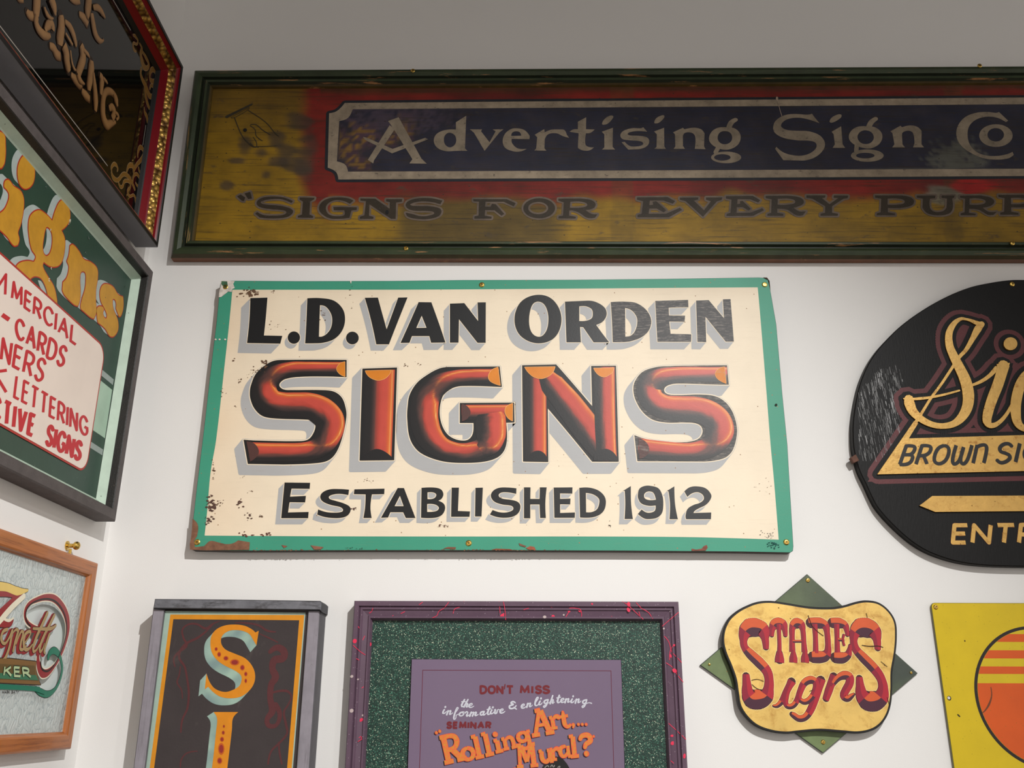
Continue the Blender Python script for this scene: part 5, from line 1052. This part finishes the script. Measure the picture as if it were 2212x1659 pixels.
# ================================================================ 8. green light-green trimmed sign on the left wall
def green_sign():
    H = .042; cf = Ctx(PL, H); HB = .011; c = Ctx(PL, HB)
    TR, BR = cf.pt('px', 332, 587), cf.pt('px', 250, 1127); U0 = .30
    root = thing('boxed_sign', 'green boxed sign with ochre letters igns over a cream panel of red lettering', 'sign', PL, 1.4, 2.25)
    q = [(U0, BR[1]), (BR[0], BR[1]), (TR[0], TR[1]), (U0, TR[1])]
    prof = [(0, .001), (0, .040), (.003, .042), (.022, .042), (.0235, .040), (.026, .0265), (.040, .0115), (.041, .0105)]
    frame(PL, root, q, prof, ['grey_rail', 'grey_rail', 'grey_rail', 'dark_rail', 'dark_rail', 'pale_trim', 'dark_rail'], (1,)*4)
    b = mb(PL, root); b.slab(quad_inset(q, .038), .002, HB, C(44, 72, 60)); b.build('board', 'green', root)
    # stripes across the right end
    MINT, LG = C(176, 206, 184), C(158, 170, 166)
    u_in = quad_inset(q, .0405)[1][0]; pe = c.pt('L4', 915, 620)[0]
    b = mb(PL, root)
    def stripe(y0, y1, col, cr='L3', x=1010):
        v1, v0 = c.pt(cr, x, y0)[1], c.pt(cr, x, y1)[1]
        b.tri([([(pe-.5, v0), (u_in, v0), (u_in, v1), (pe-.5, v1)], [])], HB+.0003, col)
    stripe(1095, 1160, LG); stripe(1215, 1760, MINT) ; stripe(625, 690, LG, 'L4', 915)
    b.build('stripes', 'green', root)
    b = mb(PL, root); v1, v0 = c.pt('L4', 960, 578)[1], 0
    # ochre letters with red edge and pale block shade
    OC, RED, SH = C(206, 150, 44), C(182, 46, 34), C(176, 188, 184)
    def letter(polys, vec):
        reg = [(c.poly(p[0], p[1]), [c.poly(p[0], h) for h in p[2]]) for p in polys]; b = mb(PL, root)
        p0 = toks(polys[0][1])[0][0]
        b.tri(sweep(reg, c.vec(polys[0][0], *p0, *vec)), HB+.0005, SH); b.soup_r = 0
        b.tri(dilate(reg, .0022, 6), HB+.0008, RED); b.tri([(o, hs) for o, hs in reg], HB+.0011, OC); b.build('letter', 'green_letter', root)
    letter([('L2', '-140,-60! 20,-60 48,60 40,230 10,290! -140,300!', [])], (-60, -40))
    letter([('L2', '245,160 310,200 338,300 330,420 290,480 235,495 185,440 168,320 190,220', []), ('L2', '35,480! 45,420 80,410 130,470 200,520 230,600 225,720 200,850 172,930 185,1000 170,1055! 130,1060 60,970 -60,860! -100,770! 20,720 75,620 80,540', [])], (-55, -60))
    letter([('L2', '375,710 440,740 515,815! 550,700 600,615 645,625 685,700 690,800 660,860 605,910! 640,1000 635,1120 610,1220 570,1265 500,1270 430,1225! 420,1270 470,1370 530,1470 560,1600 560,1660 545,1690! 440,1640 300,1470! 310,1400 350,1370 300,1400! 200,1340 140,1305! 180,1240 260,1215 330,1225! 350,1170 310,1100 285,980 278,850 300,760', ['455,880 430,980 420,1100 450,1165 490,1140 515,1040 510,940 480,885'])], (-58, -55))
    letter([('L3', '690,-130! 720,-145 780,-80 830,0 900,30 960,90 968,180 950,300 948,420 955,520 930,590! 900,580 830,520 800,490 805,420 840,300 850,200 840,130 805,125 790,190 795,300 790,400 770,465! 730,450 640,360 615,310! 620,230! 660,180 680,80 660,20! 680,-40', [])], (-55, -45))
    letter([('L3', '1050,245 1120,275 1170,350 1220,375! 1222,480 1200,560 1180,570! 1150,490! 1150,430 1125,395 1115,430 1125,500 1165,600 1170,700 1130,765 1090,765 1040,690 970,630! 960,560 965,480 1010,470 1030,500! 1020,540 1045,590 1060,560 1040,500 1000,420 990,330 1010,265', [])], (-50, -40))
    b = mb(PL, root); hole = [(c.poly('L3', '285,235! 310,195 350,180 400,200 440,270 465,360! 400,330!'), [])]
    b.tri(dilate(hole, .0020, 6), HB+.00118, RED); b.tri(hole, HB+.00122, C(40, 66, 56)); b.tri([(c.poly('L3', '370,208! 405,222 440,290 455,345! 405,300'), [])], HB+.00128, SH); b.build('letter_counter', 'green', root)
    # cream panel with red rim
    PNL = [(pe-1.0, None)]
    st = '-2000,-1850! -900,-760 0,20! 500,400 950,780! 1030,880 1030,980! 985,1400 925,1850! 900,2030 840,2110 770,2090! 0,1665! -2000,600!'
    a = c.pt('L3', 980, 840); vt, vb, ur = c.pt('L3', 940, 760)[1], c.pt('L4', 800, 905)[1], c.pt('L4', 905, 620)[0]
    ur2 = c.pt('L3', 1035, 920)[0]; ur = (ur+ur2)/2; k = .034
    vt = c.pt('L3', 800, 655)[1]; vb = (c.pt('L4', 0, 458)[1]+c.pt('L4', 700, 860)[1])/2
    def rpanel(d):
        r_ = k-d; pts = [(U0+.06, vb+d), (ur-k, vb+d)]+[(ur-k+r_*math.sin(t), vb+k-r_*math.cos(t)) for t in [i*math.pi/16 for i in range(1, 8)]]+[(ur-d, vb+k), (ur-d, vt-k)]
        return pts+[(ur-k+r_*math.cos(t), vt-k+r_*math.sin(t)) for t in [i*math.pi/16 for i in range(1, 8)]]+[(ur-k, vt-d), (U0+.06, vt-d)]
    b = mb(PL, root); b.tri([(rpanel(0), [])], HB+.0014, C(176, 48, 40)); b.tri([(rpanel(.0042), [])], HB+.0017, C(238, 222, 210)); b.build('cream_panel', 'cream_panel', root)
    TX = C(196, 32, 44)
    lines = [('COMMERCIAL', 'L3', (-4, 10), .0048, (130, 215), (770, 805), (108, 395), (740, 848))]
    # each text line: right end traced, left end continues out of the picture along the wall
    def line(txt, tl, bl, tr, br, hw, gap, cr, crr=None):
        b = mb(PL, root); b.tri(text_px(c, cr, txt, [tl, tr, br, bl], hw, gap), HB+.0020, TX); b.build('lettering', 'cream_panel', root)
    line('MERCIAL', (118, 222), (108, 385), (760, 690), (745, 850), 13, .34, 'L3'); line('M', (-80, 55), (-95, 250), (60, 160), (40, 350), 13, .3, 'L3')
    line('-', (10, 500), (10, 600), (80, 560), (80, 640), 22, .3, 'L3')
    line('CARDS', (150, 585), (150, 770), (660, 890), (610, 1070), 15, .36, 'L3')
    line('NERS', (20, 790), (0, 995), (450, 1015), (400, 1220), 15, .36, 'L3')
    line('K', (-120, 1020), (-130, 1210), (68, 1110), (45, 1320), 15, .3, 'L3'); line('LETTERING', (155, 1165), (130, 1370), (862, 1590), (860, 1758), 13, .36, 'L3')
    line('TIVE', (40, 215), (25, 425), (340, 365), (310, 555), 19, .55, 'L4'); line('SIGNS', (478, 455), (450, 640), (805, 632), (780, 800), 18, .40, 'L4')
    line('C', (-90, 150), (-100, 360), (-10, 190), (-20, 410), 21, .3, 'L4')
    b = mb(PL, root); rg = random.Random(9)
    for x, y, r in ((455, 480, .003), (880, 985, .004), (850, 1135, .0036), (1265, 1385, .0026), (1245, 1480, .003), (690, 820, .005), (685, 840, .003), (500, 905, .004), (488, 1400, .004), (500, 1285, .004), (1045, 1590, .002)):
        for k_ in range(3):
            a = c.pt('L2', x+rg.uniform(-8, 8), y+rg.uniform(-14, 14)); b.tri([(ellipse(a[0], a[1], r*rg.uniform(.3, .7), r*rg.uniform(.2, .5), 6, rg.random()), [])], HB+.0013, C(226, 214, 190) if x in (690, 685, 500, 488) else C(96, 112, 104))
    b.build('chips', 'chip', root, kind='stuff')
green_sign()
# ================================================================ 9. black glass sign, upper left wall
def black_sign():
    H = .062; cf = Ctx(PL, H); HB = .018; c = Ctx(PL, HB); U0 = .15
    TR, BR = cf.pt('px', 398.5, 149), cf.pt('px', 338.5, 531)
    root = thing('glass_sign', 'black glass sign with gold ornamental lettering in a red and gilt frame', 'sign', PL, 1.3, 2.9)
    UR = (TR[0]+BR[0])/2
    q = [(U0, BR[1]), (UR, BR[1]), (UR, TR[1]), (U0, TR[1])]
    prof = [(0, .012), (0, .061), (.001, .062), (.0085, .062), (.010, .060), (.012, .0565), (.018, .0535), (.0195, .0545), (.026, .050), (.031, .041), (.0325, .038), (.036, .034), (.042, .027), (.044, .0245), (.050, .0185)]
    mats = ['grey_side', 'black', 'black', 'black', 'red_lac', 'red_lac', 'red_lac', 'rope', 'rope', 'red_lac', 'red_lac', 'red_lac', 'black', 'black']
    frame(PL, root, q, prof, mats, (1,)*4, sm=False)
    b = mb(PL, root); b.slab(quad_inset(q, .047), .013, HB, (1,)*4, None, .0005); b.build('glass_panel', 'bglass', root)
    sil = C(196, 190, 180)
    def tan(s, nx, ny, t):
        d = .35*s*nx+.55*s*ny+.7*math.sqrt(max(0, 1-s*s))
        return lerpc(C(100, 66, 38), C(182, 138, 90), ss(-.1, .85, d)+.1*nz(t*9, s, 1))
    def letter(paths):
        b = mb(PL, root)
        for i, p in enumerate(paths):
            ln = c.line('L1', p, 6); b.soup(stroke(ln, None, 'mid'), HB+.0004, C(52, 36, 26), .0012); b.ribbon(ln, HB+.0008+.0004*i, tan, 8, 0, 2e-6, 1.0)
        b.build('letter', 'bronze', root)
    letter(['262,110,26! 290,150,34 345,165,34!', '365,-80,50! 360,40,50 352,130,44 350,170,26', '360,160,26 352,220,34 375,290,36 425,345,36 470,358,28 495,350,14', '440,300,18 470,250,34 505,240,34 515,300,24', '430,70,12 455,140,22 490,180,16 520,182,6', '490,-20,44! 520,60,44 535,130,24 545,150,8'])
    letter(['492,455,24! 530,480,34 560,540,40 600,565,30', '600,150,34! 605,190,46 605,290,48 590,400,48 590,450,36', '640,215,18 690,270,30 725,350,30 745,430,24 748,465,10', '625,455,44! 650,530,44 655,600,42 670,680,40 680,715,24!', '690,500,10 705,620,12 725,680,14 745,700,8', '640,330,10 680,400,14 710,450,12'])
    letter(['705,745,20! 745,790,34 790,840,36 815,850,16!', '800,450,32! 815,500,42 820,580,42 790,680,38 770,740,34', '830,500,16 870,545,16 885,575,6', '770,740,30 790,800,26 835,838,6'])
    letter(['812,905,22! 850,950,34 890,990,26!', '905,600,28! 905,660,42 895,760,40 880,860,34 880,900,24', '925,720,10! 935,850,30 945,1000,36 942,1105,20!', '985,745,22! 1005,790,34 1000,860,30 995,940,18', '1020,780,14 1050,815,12 1062,835,4'])
    letter(['1150,1045,20! 1155,990,26 1110,920,24 1060,910,26 1030,960,30 1020,1060,36 1025,1160,38 1060,1240,36 1100,1230,26 1150,1215,10', '1130,930,20 1150,1000,30 1165,1060,14', '1080,1080,20 1110,1070,28 1130,1120,30 1110,1180,26', '1140,1120,14 1172,1160,12 1150,1190,10'])
    letter(['785,140,20! 830,180,34 870,250,30!', '880,-60,44! 875,40,44 865,130,38 880,180,26', '905,130,26 920,230,34 940,330,34 980,400,24 1020,405,8 1020,385,5', '920,75,18 970,80,26 1010,130,24 1040,180,8'])
    letter(['170,-60,40! 190,-20,36 230,10,14', '690,-30,26 740,10,24 790,10,20', '620,-200,40! 610,-80,38'] )
    # pin lines and scroll ornaments
    GO, GP = C(150, 112, 52), C(196, 168, 128)
    for cr, st in (('L1', '1000,-220 1125,0 1300,302'), ('L1', '-700,-700 0,262 1070,1652'), ('L1', '1450,1245 1420,1448')):
        b = mb(PL, root); b.tri(edge_quads([(x, y, .0012) for x, y in c.line(cr, st, 1)], None, False), HB+.0004, sil); b.build('pin_line', 'bronze', root)
    b = mb(PL, root)
    orn = [('L1', '1325,350,8 1345,360,16 1370,400,14 1360,440,8 1330,430,12 1325,470,18 1340,505,14 1355,510,6'), ('L1', '1390,435,8 1410,480,20 1400,540,26 1410,600,34 1430,660,34 1460,680,20 1480,640,18 1450,570,20 1420,520,12'), ('L1', '1405,680,14 1400,740,20 1420,800,26 1450,860,30 1480,940,34 1510,960,20 1530,900,16 1510,850,14 1490,880,10'),
           ('L1', '1490,740,16 1520,690,24 1550,740,22 1540,810,24 1500,800,20 1490,760,14'), ('L1', '1440,880,14 1450,960,24 1470,1040,24 1500,1100,10'), ('L1', '1435,1075,8 1440,1120,18 1460,1160,24 1480,1220,16 1485,1150,18 1490,1110,8'),
           ('L1', '1370,1560,8 1375,1500,16 1400,1465,20 1430,1520,20 1410,1580,20 1360,1640,18 1330,1700,14'), ('L2', '1110,320,8 1110,280,16 1140,250,18 1170,290,10 1165,320,6'), ('L2', '1110,340,14 1130,390,24 1170,410,18 1230,350,20 1280,380,22 1310,430,16 1340,500,14'), ('L2', '1180,440,12 1210,480,14 1240,420,16 1290,430,14 1295,480,10 1270,520,14 1290,570,12 1330,560,10 1350,620,20 1350,670,12'),
           ('L2', '1260,330,10 1300,260,24 1330,330,16'), ('L2', '1320,420,12 1350,350,14 1390,400,16 1380,470,14 1350,440,8'), ('L2', '1380,290,12 1400,340,14 1415,310,8')]
    for cr, p in orn:
        ln = [(x, y, w*.62) for x, y, w in c.line(cr, p, 5)]; b.soup(stroke(ln), HB+.0003, GP, .0010); b.soup(stroke(ln), HB+.0006, GO)
    b.build('scroll_ornament', 'bronze', root, 'gold scrollwork along the glass edge')
black_sign()
# ================================================================ 10. oak framed etched glass sign
def oak_sign():
    H = .022; cf = Ctx(PL, H); HG = .0135; c = Ctx(PL, HG); U0 = .60
    TR, BR = cf.pt('px', 211.5, 1216), cf.pt('px', 157, 1618)
    root = thing('framed_glass_sign', 'oak framed etched glass sign with flourished maroon script and teal scroll', 'sign', PL, 1.6, 1.7)
    UR = (TR[0]+BR[0])/2; q = [(U0, BR[1]), (UR, BR[1]), (UR, TR[1]), (U0, TR[1])]
    prof = [(0, .001), (0, .018), (.001, .0205), (.004, .022), (.024, .022), (.027, .0205), (.029, .017), (.031, .0155), (.032, .012)]
    frame(PL, root, q, prof, 'oak', (1,)*4, vmats='oak_v')
    qi = quad_inset(q, .030); b = mb(PL, root); b.slab(qi, .002, .0045, C(226, 230, 230), None, .0003); b.build('backing', 'backing', root)
    b = mb(PL, root); b.slab(quad_inset(q, .0295), HG-.0022, HG-.0002, (1,)*4, None, .0002); b.build('glass_pane', 'clear', root)
    # etched area: whole pane except clear ovals around the flourish
    clear = [c.poly('L6', '270,110 330,60 420,30 520,50 600,120 650,230 665,330 640,450 590,560 605,620 600,720 570,830 520,890 440,895 385,830 345,700 350,600 370,560 330,470 290,330 250,240', 5)]
    pane = [(a, d) for a, d in qi]
    b = mb(PL, root); b.tri([(pane, clear)], HG+.0001, (1,)*4); b.build('etched_glass', 'etched', root, 'chipped frosted glass around the clear lettering area')
    MAR, BLK, CRM, YEL, TEAL, GLD = C(150, 44, 48), C(30, 26, 24), C(238, 230, 206), C(232, 200, 110), C(28, 122, 96), C(176, 148, 104)
    b = mb(PL, root)
    def lay(cr, st, z, col, w=None, edge=None, n=7):
        ln = c.line(cr, st, n)
        if edge: b.soup(stroke(ln), HG+z, edge[0], edge[1])
        b.soup(stroke(ln), HG+z+.0003, col)
    # big flourish
    FL = '390,265,6 300,235,14 255,180,14 245,100,12 280,30,14 350,-10,18 450,-40,22 540,-25,26 620,60,28 665,170,30 672,280,26 650,400,18 600,540,12 540,640,14 470,710,26 420,715,30 385,650,26 375,560,18 395,430,12 440,330,10'
    lay('L6', FL, .0003, MAR, edge=(CRM, .0022)); lay('L6', FL, .0002, MAR)
    lay('L6', '300,250,5 255,180,6 262,80,6 330,10,5 450,-25,6 545,0,6 620,90,6 655,200,6 655,320,6 620,450,6 560,590,6 480,690,6 420,680,6 400,600,6', .0008, BLK)
    GR = '478,565,14 490,520,22 530,490,24 575,520,20 605,590,12 615,680,14 590,790,12 540,880,14 470,925,22 400,905,24 350,870,16'
    lay('L6', GR, .0004, TEAL, edge=(BLK, .001))
    b.build('flourish', 'inkglass', root, 'maroon and teal looping flourish')
    b = mb(PL, root)   # tail of the script and Z
    lay('L6', '-200,-160,30! -40,-150,34 60,-140,30 170,-100,30 270,-110,8', .0010, YEL, edge=(BLK, .001)); lay('L6', '-200,-90,26! 0,-95,34 100,-90,34 180,-60,30', .0008, MAR, edge=(BLK, .001))
    lay('L6', '230,-50,22! 120,50,26 30,150,28 -60,260,22', .0012, CRM, edge=(BLK, .0008)); lay('L6', '190,-60,30! 60,60,34 -60,170,34', .0010, MAR); lay('L6', '-160,200,26! 0,215,30 90,225,20 120,190,8', .0012, MAR, edge=(BLK, .001)); lay('L6', '20,170,8 80,190,12 125,165,6', .0014, CRM)
    b.build('lettering', 'inkglass', root, 'large maroon and cream initial letter')
    b = mb(PL, root)   # lowercase script: agnetti
    for st in ('60,280,22 20,300,24 0,370,24 30,420,20 70,380,18 110,290,22! 90,420,26 60,520,26 20,590,30 -40,600,22', '110,330,10 150,280,18 170,300,24! 140,400,24 120,490,22', '150,420,14 200,300,18 220,310,22 195,420,24 200,480,20 250,440,12', '230,420,10 290,330,14 285,300,20 240,330,24 225,420,26 250,480,24 310,430,12',
               '460,120,26! 410,230,28 350,360,28 320,460,26 330,500,18 380,430,10', '530,140,24! 480,240,26 420,360,26 385,460,26 395,500,18 430,420,10', '320,270,16! 420,275,20 500,270,22 545,240,16', '480,330,22! 450,420,24 430,500,20 440,520,10'):
        st2 = ' '.join(','.join([t.rstrip('!').split(',')[0], t.rstrip('!').split(',')[1], '%.1f' % (float(t.rstrip('!').split(',')[2])*.58)])+('!' if t.endswith('!') else '') for t in st.split())
        ln = c.line('L6', st2, 7); b.soup(stroke(ln), HG+.0012, MAR, .0022, 0, (-.006, -.003)); b.soup(stroke(ln), HG+.0014, MAR, .0022, 0, (-.003, -.0015)); b.soup(stroke(ln), HG+.0017, BLK, .0009); b.soup(stroke(ln), HG+.0020, GLD)
    b.build('lettering', 'inkglass', root, 'bronze script lettering with maroon shade')
    b = mb(PL, root)   # banner
    reg = [(c.poly('L6', '-400,560! 90,570! 350,600! 350,700 380,800 395,830! -400,790!', 5), [])]
    b.tri(dilate(reg, .0014, 6), HG+.0018, BLK); b.tri(reg, HG+.0021, C(130, 96, 52)); b.tri([(c.poly('L6', '-400,600! 335,640! 345,740 370,790! -400,760!', 5), [])], HG+.0024, C(104, 82, 44)); b.tri([(c.poly('L6', '-400,690! 345,735! 368,786! -400,752!', 5), [])], HG+.0026, C(60, 120, 88))
    b.tri([(c.poly('L6', '-400,800! 130,830! 385,850! 400,880 440,930! 300,890 -400,870!', 5), [])], HG+.0020, TEAL); b.build('banner', 'inkglass', root, 'bronze and green banner with teal edge')
    b = mb(PL, root); reg = text_regions('KER', quad(c, 'L6', (30, 650), (265, 668), (285, 752), (20, 735)), .0019, .34); b.soup(reg, HG+.0029, C(30, 60, 44), .0014); b.soup(reg, HG+.0032, C(186, 206, 160)); b.build('lettering', 'inkglass', root)
    b = mb(PL, root); reg = text_regions('MARK BATY', quad(c, 'L6', (20, 892), (185, 893), (180, 917), (18, 917)), .00045, .3); b.tri(reg, HG+.0006, BLK); b.build('lettering', 'inkglass', root)
    # brass hook above
    b = mb(PL, root); a = Ctx(PL, .010).pt('px', 154, 1190); n = 30
    b.box(a[0]-.0022, a[1]-.012, a[0]+.0022, a[1]+.004, .006, .010, (1,)*4, 0, .0004)
    for h0, r0, h1, r1 in ((0, .009, .002, .009), (.002, .009, .003, .004), (.003, .004, .012, .004), (.012, .004, .0145, .0066), (.0145, .0066, .0165, .0078), (.0165, .0078, .0195, .0080), (.0195, .0080, .0225, .0068), (.0225, .0068, .0245, .0040), (.0245, .0040, .0252, .0004)):
        for i in range(n):
            t0, t1 = 2*math.pi*i/n, 2*math.pi*(i+1)/n
            b.face3([(a[0]+r0*math.cos(t0), a[1]+.010+r0*math.sin(t0), h0), (a[0]+r0*math.cos(t1), a[1]+.010+r0*math.sin(t1), h0), (a[0]+r1*math.cos(t1), a[1]+.010+r1*math.sin(t1), h1), (a[0]+r1*math.cos(t0), a[1]+.010+r1*math.sin(t0), h1)], (1,)*4)
    b.build('hanging_knob', 'brass', root, smooth_=True)
oak_sign()
